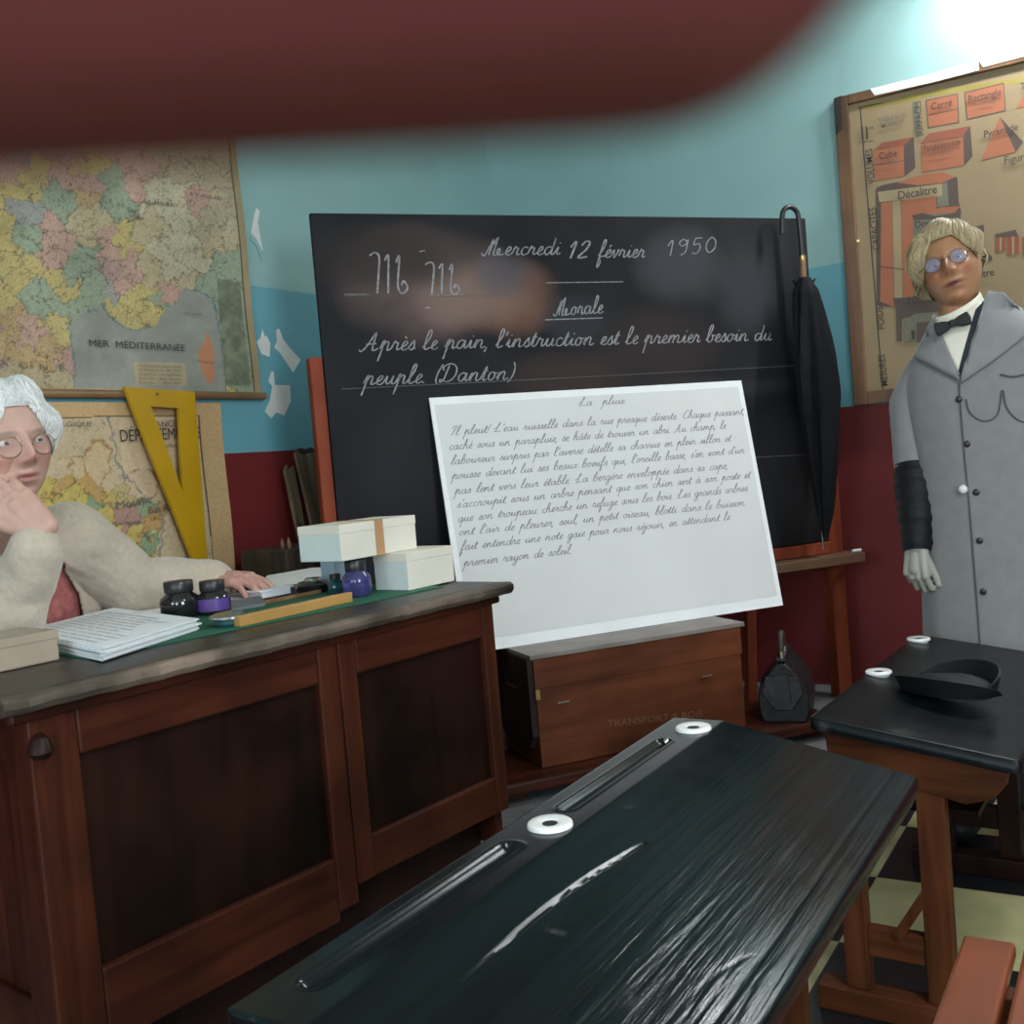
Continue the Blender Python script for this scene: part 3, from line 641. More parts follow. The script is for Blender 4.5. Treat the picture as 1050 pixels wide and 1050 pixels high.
# ------------------------------------------------------------------ printed maps on the left wall
def px_of(co):
    q = co - np.array(CP); k = q @ np.array(CF)
    return 525 + FPX * (q @ np.array(CR)) / k, 525 - FPX * (q @ np.array(CU)) / k
def inpoly(px, py, poly):
    r = np.zeros(px.shape, bool); n = len(poly)
    for i in range(n):
        x1, y1 = poly[i]; x2, y2 = poly[(i + 1) % n]
        c = ((y1 > py) != (y2 > py)); xi = (x2 - x1) * (py - y1) / ((y2 - y1) if y2 != y1 else 1e-9) + x1
        r ^= c & (px < xi)
    return r
def fbm(px, py, f, seed, o=3):
    r = np.random.default_rng(seed); out = np.zeros_like(px)
    for k in range(o):
        g = r.random((64, 64)); x = px * f * 2 ** k; y = py * f * 2 ** k
        xi, yi = np.floor(x).astype(int), np.floor(y).astype(int); fx, fy = x - xi, y - yi
        fx = fx * fx * (3 - 2 * fx); fy = fy * fy * (3 - 2 * fy)
        a = g[xi % 64, yi % 64] * (1 - fx) + g[(xi + 1) % 64, yi % 64] * fx; b = g[xi % 64, (yi + 1) % 64] * (1 - fx) + g[(xi + 1) % 64, (yi + 1) % 64] * fx
        out += (a * (1 - fy) + b * fy - .5) / 2 ** k
    return out
PAL = {'P': (176, 138, 128), 'Y': (178, 160, 100), 'G': (128, 146, 126), 'B': (134, 140, 138), 'C': (170, 156, 124), 'O': (172, 142, 100), 'M': (160, 128, 126), 'E': (164, 150, 124), 'W': (176, 168, 142)}
def sites_colour(px, py, sites, seed, warp=5):
    wx = px + warp * 2 * fbm(px, py, .11, seed) + 3 * fbm(px, py, .45, seed + 1); wy = py + warp * 2 * fbm(px, py, .11, seed + 2) + 3 * fbm(px, py, .45, seed + 3)
    d1 = np.full(px.shape, 1e9); d2 = d1.copy(); c = np.zeros(px.shape + (3,)); idx = np.zeros(px.shape, int)
    for i, (x, y, k) in enumerate(sites):
        d = np.hypot(wx - x, wy - y); nw = d < d1
        d2 = np.where(nw, d1, np.minimum(d2, d)); d1 = np.where(nw, d, d1)
        c[nw] = PAL[k]; idx[nw] = i
    return c, d2 - d1, idx
def mapsheet(name, y0, y1, z0, z1, off, colour, parent, step=.0034):
    ny, nz = int((y1 - y0) / step), int((z1 - z0) / step)
    Y, Z = np.meshgrid(np.linspace(y0, y1, ny + 1), np.linspace(z0, z1, nz + 1), indexing='ij')
    X = LW + off + .004 * np.sin(Y * 9 + Z * 2) + .003 * np.sin(Z * 13)
    co = np.stack([X, Y, Z], -1).reshape(-1, 3)
    me = bpy.data.meshes.new(name)
    i, j = np.meshgrid(np.arange(ny), np.arange(nz), indexing='ij'); k = nz + 1
    f = np.stack([i * k + j, (i + 1) * k + j, (i + 1) * k + j + 1, i * k + j + 1], -1).reshape(-1, 4)
    me.from_pydata(co.tolist(), [], f.tolist()); me.materials.append(M['vmap'])
    px, py = px_of(np.stack([np.full(Y.shape, LW + off), Y, Z], -1).reshape(-1, 3))
    rgb = np.clip(colour(px, py, co[:, 1], co[:, 2]) * 1.09, 0, 240) / 255
    lin = np.where(rgb < .04045, rgb / 12.92, ((np.clip(rgb, 0, 1) + .055) / 1.055) ** 2.4)
    a = me.color_attributes.new('col', 'FLOAT_COLOR', 'POINT'); a.data.foreach_set('color', np.c_[lin, np.ones(len(lin))].astype('f').ravel())
    o = bpy.data.objects.new(name, me); COL.objects.link(o); o.parent = parent
    s = o.modifiers.new('thickness', 'SOLIDIFY'); s.thickness = .0015; s.offset = -1
    return o
SEA = [(76, 372), (73, 350), (70, 333), (76, 328), (90, 318), (100, 318), (107, 312), (115, 325), (130, 337), (145, 337), (158, 334), (167, 326), (172, 315), (181, 311), (186, 300), (192, 296), (204, 298), (219, 305), (226, 340), (232, 398), (232, 420), (74, 420)]
S1 = [(20,155,'B'),(30,190,'Y'),(5,175,'P'),(15,200,'Y'),(55,200,'G'),(72,212,'G'),(15,212,'B'),(35,222,'B'),(15,235,'G'),(30,240,'G'),(6,232,'Y'),(60,180,'P'),(75,170,'O'),(72,165,'M'),(90,190,'P'),(85,205,'O'),(100,165,'Y'),(115,180,'G'),(120,205,'G'),(117,215,'G'),(55,235,'P'),(60,245,'P'),(88,235,'C'),(82,222,'C'),(105,225,'C'),(128,240,'Y'),(110,245,'P'),(130,160,'P'),(140,190,'P'),(145,170,'P'),(40,165,'Y'),(50,150,'M'),(90,145,'O'),(115,150,'P'),(10,145,'M'),(70,130,'P'),(30,130,'O'),(110,125,'P'),(140,130,'P'),
 (5,250,'Y'),(25,245,'G'),(50,250,'P'),(55,262,'P'),(90,248,'C'),(110,250,'P'),(135,250,'Y'),(10,270,'Y'),(30,275,'Y'),(20,285,'Y'),(55,285,'Y'),(65,300,'Y'),(75,275,'G'),(85,275,'G'),(95,290,'G'),(85,262,'G'),(120,280,'M'),(125,292,'P'),(117,299,'B'),(30,300,'G'),(45,300,'G'),(35,312,'G'),(60,315,'G'),(75,320,'G'),(100,310,'G'),(8,310,'Y'),(15,320,'O'),(28,328,'P'),(10,335,'O'),(55,335,'Y'),(65,343,'Y'),(48,352,'O'),(35,345,'P'),(112,315,'Y'),(140,308,'Y'),(135,325,'Y'),(152,300,'Y'),(125,320,'Y'),(140,270,'P'),(158,322,'Y'),(162,308,'G'),
 (170,215,'W'),(160,200,'W'),(190,215,'W'),(180,195,'W'),(165,160,'E'),(200,150,'E'),(185,175,'E'),(215,175,'E'),(200,210,'P'),(212,225,'E'),(145,240,'C'),(165,255,'W'),(190,250,'W'),(215,250,'C'),(160,230,'C'),(200,270,'W'),(216,290,'G'),(175,275,'W'),(195,285,'C'),(172,300,'P'),(165,285,'C'),(20,365,'O'),(50,370,'O'),(10,385,'C'),(60,385,'C'),(35,390,'C'),(65,372,'P'),(225,240,'E'),(228,270,'G'),(180,240,'W'),(205,235,'E'),(150,270,'C'),(232,210,'E'),(232,160,'E')]
_r = random.Random(3)
S1 += [(x + _r.uniform(-9, 9), y + _r.uniform(-9, 9), _r.choice('PYGBOCMGY')) for x in range(-330, 150, 21) for y in range(-170, 430, 21) if not (x > -12 and y > 118)]
def colour_one(px, py, Y, Z):
    c, e, idx = sites_colour(px, py, S1, 11, 6)
    c = c * .74 + np.array([164, 146, 116.]) * .26
    c = c * (1 - .34 * np.clip(1 - e / 1.6, 0, 1)[:, None])
    lit = fbm(px, py, .9, 21) ; c *= (1 + .16 * lit)[:, None]
    # roads and hachures: broken fine dark strokes
    ln = np.abs(fbm(px * .5, py * 1.6, .22, 33)); c = np.where((ln < .018)[:, None], c * .87, c)
    ln = np.abs(fbm(px, py, .07, 44, 4)); c = np.where((ln < .012)[:, None], c * np.array([.66, .70, .74]), c)
    wx = px + 3 * fbm(px, py, .25, 55); wy = py + 3 * fbm(px, py, .25, 56)
    sea = inpoly(wx, wy, SEA); c = np.where(sea[:, None], np.array([138, 138, 128.]) * (1 + .05 * fbm(px, py, .2, 5))[:, None], c)
    sh = inpoly(wx + 1.3, wy - 1.3, SEA) ^ sea; c = np.where(sh[:, None], np.array([96, 116, 118.]), c)
    cor = inpoly(wx, wy, [(213, 340), (218, 358), (218.5, 392), (213, 392), (205, 378), (202, 362), (209, 350)]); c = np.where(cor[:, None], np.array([180, 124, 92.]), c)
    ins = inpoly(px, py, [(222, 285), (246, 290), (256, 396), (230, 396)]); c = np.where(ins[:, None], np.array([112, 118, 96.]) * (1 + .3 * fbm(px, py, .12, 9))[:, None], c)
    leg = inpoly(px, py, [(137, 371), (190, 372), (192, 396), (139, 395)]); c = np.where(leg[:, None], np.array([166, 152, 120.]), c)
    xm = 237 + (py - 130) * .092
    mg = px > xm - 3; c = np.where(mg[:, None], np.array([152, 134, 100.]), c)
    c = np.where((np.abs(px - (xm - 3)) < .8)[:, None], np.array([84, 74, 58.]), c)
    bt = py > 397 + (px - 40) * .03; c = np.where(bt[:, None], np.array([160, 140, 108.]), c)
    st = fbm(px, py, .03, 70); c *= (1 + .14 * st)[:, None]
    return c * .98
t = thing('wall_map', 'large coloured map with a blue-grey sea hanging from the left wall above the departments map', 'map', (LW, 2.0, 1.5))
def at_world(o, loc):      # parts of wall things are modelled where they hang
    for ch in [c for c in COL.objects if c.parent == o]: ch.location = (-loc[0], -loc[1], -loc[2])
MAP1 = t
mapsheet('map_sheet', 1.38, 2.648, 1.512, 2.74, .012, colour_one, t)
MB().tube([(LW + .02, 1.30, 1.508), (LW + .02, 2.66, 1.508)], .0125, 14).build('map_rod', 'rod', t, smooth=True)
mb = MB(); up = Vector((0, 0, .02))
def onw(x, y, off=.0225): return lw(x, y, off)
letters(mb, 'MER  MÉDITERRANÉE', onw(92, 355), onw(190, 360), Vector((0, 0, .020)), .0, 'print_black')
letters(mb, 'A   G   N   E', onw(0, 375), onw(66, 381), Vector((0, 0, .016)), .0, 'print_grey')
letters(mb, 'SUISSE', onw(147, 208), onw(180, 212), Vector((0, 0, .012)), .0, 'print_grey')
letters(mb, 'ITALIE', onw(196, 200), onw(228, 205), Vector((0, 0, .010)), .0, 'print_grey')
letters(mb, 'Golfe de Gênes', onw(189, 322), onw(208, 323), Vector((0, 0, .008)), .0, 'print_grey')
letters(mb, 'Corse', onw(204, 371), onw(220, 373), Vector((0, 0, .008)), .0, 'print_grey')
for k in range(5): letters(mb, ('Préfecture de département', 'Chemins de fer', 'Canaux navigables', 'Limite des états', 'Echelle 1 : 800 000')[k], onw(143, 376 + 4.3 * k), onw(186, 377 + 4.3 * k), Vector((0, 0, .0075)), .0, 'print_grey')
mb.build('map_lettering', None, t)
at_world(t, t.location)

S2 = [(70,505,'Y'),(85,515,'Y'),(65,500,'O'),(110,505,'Y'),(100,520,'G'),(125,513,'C'),(75,540,'P'),(105,525,'Y'),(120,525,'M'),(130,537,'M'),(115,545,'Y'),(140,545,'Y'),(150,520,'G'),(160,527,'O'),(155,537,'O'),(145,552,'O'),(125,560,'Y'),(150,557,'G'),(140,567,'G'),(130,577,'O'),(100,550,'G'),(85,530,'G'),(90,560,'Y'),(70,570,'M'),(175,550,'W'),(180,565,'W'),(190,575,'C'),(110,590,'G'),(140,590,'Y'),(60,540,'Y'),(95,500,'O'),(125,500,'C'),(160,575,'O'),(60,590,'P')]
S2 += [(x + _r.uniform(-8, 8), y + _r.uniform(-8, 8), _r.choice('PYGOMYGY')) for x in range(-260, 220, 20) for y in range(440, 900, 20) if not (x > 45 and y < 596)]
def colour_two(px, py, Y, Z):
    c, e, idx = sites_colour(px, py, S2, 61, 7)
    c = c * np.where(e < 1.2, .72, 1)[:, None] * np.array([1.02, 1.0, .9])
    wx = px + 5 * fbm(px, py, .16, 71); wy = py + 5 * fbm(px, py, .16, 72)
    out = wy < np.interp(wx, [40, 60, 72, 84, 90, 97, 112, 118, 126, 138, 150, 165, 200], [492, 490, 488, 480, 470, 490, 505, 500, 494, 508, 512, 516, 530])
    east = (wx > np.interp(wy, [480, 520, 540, 560, 580, 640], [130, 172, 168, 160, 158, 155]))
    pale = np.array([186, 166, 134.]) * (1 + .06 * fbm(px, py, .08, 73))[:, None]
    c = np.where((out | east)[:, None], pale, c)
    for poly, col in [([(86, 470), (92, 456), (104, 452), (113, 464), (110, 485), (103, 498), (93, 490)], (190, 166, 130)), ([(71, 480), (76, 470), (86, 470), (88, 486), (78, 490)], (188, 168, 132)), ([(128, 494), (136, 483), (152, 481), (162, 492), (160, 508), (146, 512), (134, 506)], (190, 166, 138))]:
        q = inpoly(wx, wy, poly); q2 = inpoly((wx - poly[0][0] - 12) * .9 + poly[0][0] + 12, (wy - poly[0][1] - 8) * .9 + poly[0][1] + 8, poly)
        c = np.where((q2 & ~q)[:, None], np.array([158, 124, 84.]), c); c = np.where(q[:, None], np.array(col, float), c)
    bl = np.abs(wx - np.interp(wy, [430, 470, 490, 510, 530, 600], [110, 120, 128, 150, 168, 160])) < 1.5; c = np.where(bl[:, None], np.array([140, 132, 124.]), c)
    ln = np.abs(fbm(px, py, .09, 74)); c = np.where((ln < .012)[:, None], c * .8, c)
    car = inpoly(px, py, [(121, 430), (203, 427), (207, 478), (126, 482)]); c = np.where(car[:, None], np.array([194, 172, 140.]), c)
    lr = 204.5 + (py - 427) * .1
    marg = (px > lr) | (py < 428.5 - (px - 50) * .018); c = np.where(marg[:, None], np.array([186, 154, 112.]), c)
    line = (np.abs(px - lr) < .7) & (py > 426); c = np.where(line[:, None], np.array([88, 72, 52.]), c)
    line = (np.abs(py - (428.5 - (px - 50) * .018)) < .6) & (px < lr); c = np.where(line[:, None], np.array([88, 72, 52.]), c)
    return c * (1 + .08 * fbm(px, py, .5, 75))[:, None]
t = thing('wall_map', 'yellow-green map of departments hanging below the large map, behind the yellow set square', 'map', (LW, 2.0, .5))
mapsheet('map_sheet', 1.25, 2.468, .42, 1.485, .008, colour_two, t)
mb = MB(); o2 = .0175
def l2(txt, a, b, h, bold=.0, m='print_grey'): letters(mb, txt, lw(a[0], a[1], o2), lw(b[0], b[1], o2), Vector((0, 0, h)), bold, m)
l2('BELGIQUE', (54, 437), (95, 437), .013)
l2('FRANCE', (151, 439), (182, 437), .020, .01)
l2('DÉPARTEMENTS', (124, 453), (206, 449), .036, .0, 'print_black')
l2('échelle', (152, 461), (182, 458), .012)
l2('Moselle', (120, 522), (156, 515), .022, .0)
l2('Bas Rhin', (153, 527), (184, 522), .022, .01)
l2('M et Moselle', (116, 539), (143, 537), .012, .0)
mb.build('map_lettering', None, t)
at_world(t, t.location)

# yellow set square hanging over the rod
t = thing('set_square', 'yellow wooden set square with a triangular hole hanging from the map rod', 'set square', (LW, 2.3, .85))
A_, B_, C_ = lw(125, 397, .036), lw(197, 402, .036), Vector((LW + .036, 2.31, .845))
h_ = [lw(152, 417, .036), lw(181, 419, .036), lw(185, 505, .036)]
mb = MB(); d = Vector((.012, 0, 0)); o3 = [A_, B_, C_]
vs = o3 + h_ + [p + d for p in o3 + h_]
fs = [(0, 1, 4, 3), (1, 2, 5, 4), (2, 0, 3, 5)]; fs = [tuple(a + 6 for a in f) for f in fs] + [f[::-1] for f in fs] + [(0, 6, 7, 1), (1, 7, 8, 2), (2, 8, 6, 0), (3, 4, 10, 9), (4, 5, 11, 10), (5, 3, 9, 11)]
mb.add(vs, fs); bm = None
o = mb.build('board', 'square', t); 
bm = bmesh.new(); bm.from_mesh(o.data); bmesh.ops.recalc_face_normals(bm, faces=bm.faces); bm.to_mesh(o.data); bm.free()
mb = MB(); c_ = lw(161, 404, .049); mb.tube([c_ + Vector((-.026, 0, 0)), c_ + Vector((.006, 0, 0))], .004, 10); mb.build('hanging_peg', 'old_wood', t, smooth=True)
at_world(t, t.location)

# ------------------------------------------------------------------ chalkboard on its easel
BO = Vector((-2.204, 2.545, 0)); BU = Vector((.5961, .8029, 0)).normalized(); BN = Vector((BU.y, -BU.x, 0)); BRZ = math.atan2(BU.y, BU.x)
BW_, BT, BB = 1.8818, 2.038, .812
def bp(u, z, off=0): return BO + BU * u + BN * off + Vector((0, 0, z))
def buv(x, y, off=0):
    P = hit(x, y, BN, BN.dot(BO) + off); return ((P - BO).dot(BU), P.z)
t = thing('chalkboard', 'wide black chalkboard with cursive chalk writing standing on the red easel', 'chalkboard', bp(0, BB), BRZ)
o = MB().box((0, 0, BB - BT), (BW_, .024, 0)).build('slate', 'board', t, bevel=.003); o.location = (0, 0, BT - BB)
mb = MB()
def chalk(txt, a, b, xh, w=.0042, slant=.32, space=.75, m='chalk', mbx=None):
    (u0, z0), (u1, z1) = buv(*a), buv(*b); L = math.hypot(u1 - u0, z1 - z0); ca, sa = (u1 - u0) / L, (z1 - z0) / L
    handwriting(mbx or mb, txt, lambda x, y: (u0 + ca * x - sa * y, -.0012, z0 + sa * x + ca * y - BB), L, xh, w, slant, space, .02, m)
def rule(a, b, w=.003, m='chalk', mbx=None):
    (u0, z0), (u1, z1) = buv(*a), buv(*b); n = 24
    stroke(mbx or mb, [(u0 + (u1 - u0) * i / n, z0 + (z1 - z0) * i / n) for i in range(n + 1)], lambda x, y: (x, -.0010, y - BB), w, m)
chalk('Mercredi', (496, 262), (574, 261), .027, .0036)
chalk('12', (580, 265), (604, 264), .028, .0050)
chalk('février', (613, 264), (661, 264), .027, .0036)
chalk('1950', (682, 263), (736, 258), .027, .0034, .18)
chalk('Morale', (569, 324), (618, 321), .027, .0036)
chalk("Après le pain, l'instruction est le premier besoin du", (371, 360), (791, 349), .0275, .0036, .3)
chalk('peuple. (Danton)', (372, 395), (526, 389), .0275, .0036)
# two fancy capitals
for (x0, x1, yb, H) in ((385, 419, 301, .122), (441, 472, 302, .098)):
    (u0, z0), (u1, z1) = buv(x0, yb), buv(x1, yb); w = u1 - u0
    for st in [[(-.08, .98), (.08, 1.06), (.20, .95), (.14, .5), (.05, 0)], [(.36, .85), (.46, 1.0), (.48, .9), (.42, .4), (.38, 0)], [(.70, .8), (.79, .98), (.80, .85), (.70, .3), (.72, .05), (.85, .0), (.98, .14), (.88, .32), (.80, .2)]]:
        q = spline([(u0 + w * a, z0 + H * b) for a, b in st], 5); stroke(mb, q, lambda x, y: (x, -.0012, y - BB), .0045, 'chalk')
rule((560, 290), (639, 289)); rule((559, 328), (618, 326), .0036)
rule((353, 302), (378, 302), .002); rule((440, 303), (475, 302), .002); rule((430, 258), (436, 257), .003); rule((436, 316), (441, 315), .004)
tn = MB()
rule((350, 399), (580, 387.5), .0028, 'chalk_thin', mb); rule((580, 387.5), (815, 375), .0022, 'chalk_thin', mb); rule((775, 469), (826, 466), .003, 'chalk_thin', mb); rule((352, 304), (560, 303), .0012, 'chalk_thin', mb)
lab(mb.build('chalk_writing', None, t), 'white chalk handwriting')

t = thing('easel', 'red-brown wooden easel with a tan chalk ledge carrying the chalkboard', 'easel', bp(0, .2), BRZ)
mb = MB().box((-.045, -.004, 0), (-.004, .05, 1.39)); mb.build('post', 'easel', t, bevel=.003)
mb = MB().box((1.888, -.004, 0), (1.95, .05, 1.375)); mb.build('post', 'easel', t, bevel=.003)
MB().box((-.02, .0265, .50), (1.92, .05, .57)).build('crosspiece', 'easel', t, bevel=.002)
MB().box((0, -.02, .566), (1.89, .026, .609)).build('board_rail', 'easel', t, bevel=.002)
MB().box((-.06, -.10, .527), (1.975, .026, .564)).build('chalk_ledge', 'shelf', t, bevel=.004)
for s in (0.25, 1.60): MB().bar((s, .055, 1.3), (s, .17, 0), .04, .03, (0, 1, 0)).build('rear_leg', 'easel', t)
MB().bar((.2, .08, 1.15), (1.65, .08, 1.15), .03, .04).build('crosspiece', 'easel', t)
for s in (.0, 1.87): MB().prism([(s, -.08, .527), (s, .0, .527), (s, .0, .43)], (.025, 0, 0)).build('bracket', 'easel', t)
c = bp(1.955, .7645, .075)
o = MB().tube([c + Vector((0, 0, .006)) - BU * .02, c + Vector((0, 0, .006)) + BU * .018], .006, 10).build('chalk_stick', 'porcelain', smooth=True)
tag(o, 'stub of white chalk at the right end of the easel ledge', 'chalk')

# umbrella hooked over the board's top edge
ux0 = 1.79
t = thing('umbrella', 'rolled black umbrella hooked over the top right of the chalkboard', 'umbrella', bp(1.775, .78, .05), BRZ)
mb = MB(); pts = []; zt = BT - .78
for k in range(13):
    a = PI * (1 - k / 12); pts.append((.012, .055 - .036 - .036 * math.cos(a) * -1 - .0, zt - .012 + .036 * math.sin(a)))
pts = [(-.052, -.012, zt - .075), (-.050, -.014, zt - .04)] + [(-.013 - .036 * math.cos(a), -.016, zt - .012 + .036 * math.sin(a)) for a in np.linspace(.1, PI - .1, 12)] + [(.024, -.018, zt - .06), (.028, -.018, zt - .2), (.024, -.012, zt - .32)]
lab(mb.tube(pts, .0095, 12).build('crook_handle', 'cap', t, smooth=True), 'glossy dark curved handle')
MB().tube([(.0268, -.018, zt - .155), (.0272, -.018, zt - .17)], .0125, 14).build('ferrule_ring', 'brass', t, smooth=True)
MB().tube([(.0275, -.018, zt - .17), (.026, -.015, zt - .27)], .0115, 12).build('grip', 'rod', t, smooth=True)
rings = []; nz_ = 40
for j in range(nz_ + 1):
    s = j / nz_; z = zt - .24 - s * (zt - .30)
    R_ = np.interp(s, [0, .05, .12, .3, .45, .7, .9, 1], [.022, .052, .062, .076, .078, .055, .030, .010])
    cx_ = .014 + .022 * math.sin(s * 3.2 - .3)
    ring = []
    for k in range(48):
        a = 2 * PI * k / 48; f = 1 + .22 * math.sin(a * 7 + s * 5) * min(1, s * 4) + .10 * math.sin(a * 3 + s * 9); ring.append((cx_ + R_ * f * math.cos(a), -.050 + R_ * .62 * f * math.sin(a), z))
    rings.append(ring)
MB().rings(rings).build('canopy', 'umbrella', t, smooth=True)
mb = MB()
for k in range(8):
    a = 2 * PI * k / 8; mb.tube([(.012 + .03 * math.cos(a), -.036 + .02 * math.sin(a), zt - .27), (.012 + .048 * math.cos(a + .2), -.036 + .028 * math.sin(a + .2), zt - .245)], .003, 6)
mb.build('rib_tips', 'umbrella', t, smooth=True)
MB().tube([(.014, -.037, .09), (.016, -.037, .012)], [.006, .003], 8).build('tip', 'steel', t, smooth=True)

# ------------------------------------------------------------------ plank, chest, writing card, bag
t = tag(MB().box((.29, -.425, 0), (1.56, -.05, .036)).build('low_plank_shelf', 'dark_red', bevel=.008), 'low red-brown plank under the wooden chest and the black bag', 'plank')
t.location = bp(0, .232); t.rotation_euler.z = BRZ
for s in (.36, .95, 1.45):
    MB().box((s, -.36, -.032), (s + .06, -.08, 0)).build('batten', 'dark_red', t)
t = thing('wooden_chest', 'reddish wooden chest standing on the low plank, white card propped on its lid', 'chest', bp(.0, .269), BRZ)
h = .3395
MB().box((.487, -.336, 0), (1.232, -.04, h)).build('body', 'chest', t, bevel=.003)
lab(MB().box((.472, -.346, h), (1.248, -.036, h + .014)).build('lid', 'chest_lid', t, bevel=.002), 'dusty grey lid')
MB().box((.484, -.3395, .248), (1.235, -.336, .339)).build('front_board', 'chest', t, bevel=.001)
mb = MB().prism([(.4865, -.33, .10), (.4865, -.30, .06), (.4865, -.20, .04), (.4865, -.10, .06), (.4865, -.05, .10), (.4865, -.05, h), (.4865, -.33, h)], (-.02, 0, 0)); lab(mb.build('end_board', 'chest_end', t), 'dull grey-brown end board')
MB().box((.463, -.23, .235), (.468, -.15, .245)).build('handle', 'steel', t)
mb = MB()
for (x, y) in ((725, 693), (578, 720)):
    u_, z_ = buv(x, y, .342); mb.box((u_ - .02, -.3425, z_ - .269 - .003), (u_ + .02, -.3395 if z_ > .52 else -.336, z_ - .269 + .003))
mb.build('latch', 'steel', t)
u_, z_ = buv(552, 712, .34); MB().box((u_ - .01, -.345, z_ - .269 - .016), (u_ + .004, -.335, z_ - .269 + .016)).build('corner_clip', 'brass', t)
mb = MB(); u0, z0 = buv(624, 746, .342); u1, z1 = buv(722, 735, .342)
letters(mb, 'TRANSPORT & BOIS', (u0, -.3365, z0 - .269), (u1, -.3365, z0 - .269 + (z1 - z0)), Vector((0, 0, .022)), .0, 'shelf')
lab(mb.build('stencil_lettering', None, t), 'faint stencilled lettering')

# white card with the handwritten dictation: traced corners, leaning on the board
cq = [((440, 408), .016), ((760, 390), .016), ((803, 620), .165), ((479, 669.5), .165)]
CQ = []
for (x, y), off in cq: u_, z_ = buv(x, y, off); CQ.append(Vector((u_, -off, z_)))
CQ[2].z = CQ[3].z = .6235
t = thing('writing_card', 'large white card with a handwritten dictation leaning against the chalkboard', 'card', bp(0, .62), BRZ)
def cpt(s, v, up=0):
    # s across, v down, on the card
    p = CQ[0] * (1 - s) * (1 - v) + CQ[1] * s * (1 - v) + CQ[2] * s * v + CQ[3] * (1 - s) * v
    return p + CN * up - Vector((0, 0, .62))
CN = (CQ[1] - CQ[0]).cross(CQ[3] - CQ[0]).normalized()
if CN.y > 0: CN = -CN
MB().prism([cpt(0, 0), cpt(1, 0), cpt(1, 1), cpt(0, 1)], -CN * .006).build('board', 'card_border', t)
MB().prism([cpt(.012, .03, .0004), cpt(.985, .028, .0004), cpt(.985, .955, .0004), cpt(.02, .955, .0004)], CN * .0008).build('sheet', 'card', t)
def csv(x, y):      # pixel of the photograph -> place on the card
    n = CN; w = Matrix.Rotation(BRZ, 3, 'Z') @ n; P0 = BO + Matrix.Rotation(BRZ, 3, 'Z') @ CQ[0]
    P = hit(x, y, w, w.dot(P0)); L = Matrix.Rotation(-BRZ, 3, 'Z') @ (P - BO)
    s, v = .5, .5
    for _ in range(12):
        a = CQ[0] * (1 - v) + CQ[3] * v; b = CQ[1] * (1 - v) + CQ[2] * v; s = (L - a).dot(b - a) / (b - a).length_squared
        a = CQ[0] * (1 - s) + CQ[1] * s; b = CQ[3] * (1 - s) + CQ[2] * s; v = (L - a).dot(b - a) / (b - a).length_squared
    return s, v
mb = MB()
LINES = [('La  pluie', (593, 416.5), (640, 414)), ("Il pleut! L'eau ruisselle dans la rue presque déserte. Chaque passant,", (461, 446.5), (763, 425)),
 ('caché sous un parapluie, se hâte de trouver un abri. Au champ, le', (460, 461.5), (744, 439.5)), ("laboureur surpris par l'averse dételle sa charrue en plein sillon et", (462, 476.5), (749, 452.5)),
 ("pousse devant lui ses beaux boeufs qui, l'oreille basse, s'en vont d'un", (463, 491.5), (763, 464.5)), ('pas lent vers leur étable. La bergère enveloppée dans sa cape,', (466, 507), (746, 480.5)),
 ("s'accroupit sous un arbre pensant que son chien sert à son poste et", (468, 521), (769, 490)), ('que son troupeau cherche un refuge sous les bois. Les grands arbres', (469, 535.5), (766, 503.5)),
 ("ont l'air de pleurer; seul, un petit oiseau, blotti dans le buisson", (470, 549.5), (763, 518.5)), ('fait entendre une note gaie pour nous réjouir, en attendant le', (472, 564.5), (748, 533)), ('premier rayon de soleil.', (475, 581), (586, 567.5))]
WID = (CQ[1] - CQ[0]).length; HEI = (CQ[3] - CQ[0]).length
for txt, a, b in LINES:
    s0, v0 = csv(*a); s1, v1 = csv(*b); Lm = math.hypot((s1 - s0) * WID, (v1 - v0) * HEI); dv = (v1 - v0) / Lm; ds = (s1 - s0) / Lm
    handwriting(mb, txt, lambda x, y: cpt(s0 + ds * x, v0 + dv * x - y / HEI, .0018), Lm, .0140, .0019, .42, 1.0, .03, 'ink')
lab(mb.build('handwriting', None, t), 'grey ink handwriting')

# old leather bag
BGX = thing('leather_bag', 'small black leather bag with an upright handle standing on the plank beside the chest', 'bag', (-1.115, 3.52, .2685), .2)
t = BGX
rings = []
for j in range(15):
    s = j / 14; y = -.10 + .26 * s; e = .90 + .10 * math.sin(PI * s)
    prof = [(-.075, .0), (-.088, .03), (-.092, .08), (-.080, .13), (-.035, .185), (-.014, .205), (.014, .205), (.035, .185), (.080, .13), (.092, .08), (.088, .03), (.075, 0)]
    rings.append([(x * e, y, z * (.97 + .03 * math.sin(PI * s))) for x, z in prof])
MB().rings(rings).build('body', 'black_iron', t, smooth=True, bevel=.004)
mb = MB(); mb.prism([(-.055, -.103, .155), (.055, -.103, .155), (.068, -.106, .10), (.028, -.112, .045), (-.028, -.112, .045), (-.068, -.106, .10)], (0, -.006, 0)); lab(mb.build('end_flap', 'black_iron', t, bevel=.003), 'folded leather end')
lab(MB().prism([(-.02, -.115, .165), (.02, -.115, .165), (.026, -.120, .07), (.0, -.122, .055), (-.026, -.120, .07)], (0, -.004, 0)).build('strap', 'hole', t), 'darker strap')
MB().box((-.016, -.10, .205), (.016, .16, .217)).build('mouth_frame', 'black_iron', t, bevel=.003)
MB().tube([(0, -.02 + .05 * math.cos(a), .225 + .065 * math.sin(a)) for a in np.linspace(PI, 0, 14)], .009, 10).build('handle', 'old_dark', t, smooth=True)
mb = MB()
for y in (-.07, .03): mb.tube([(0, y, .215), (0, y, .235)], .011, 10)
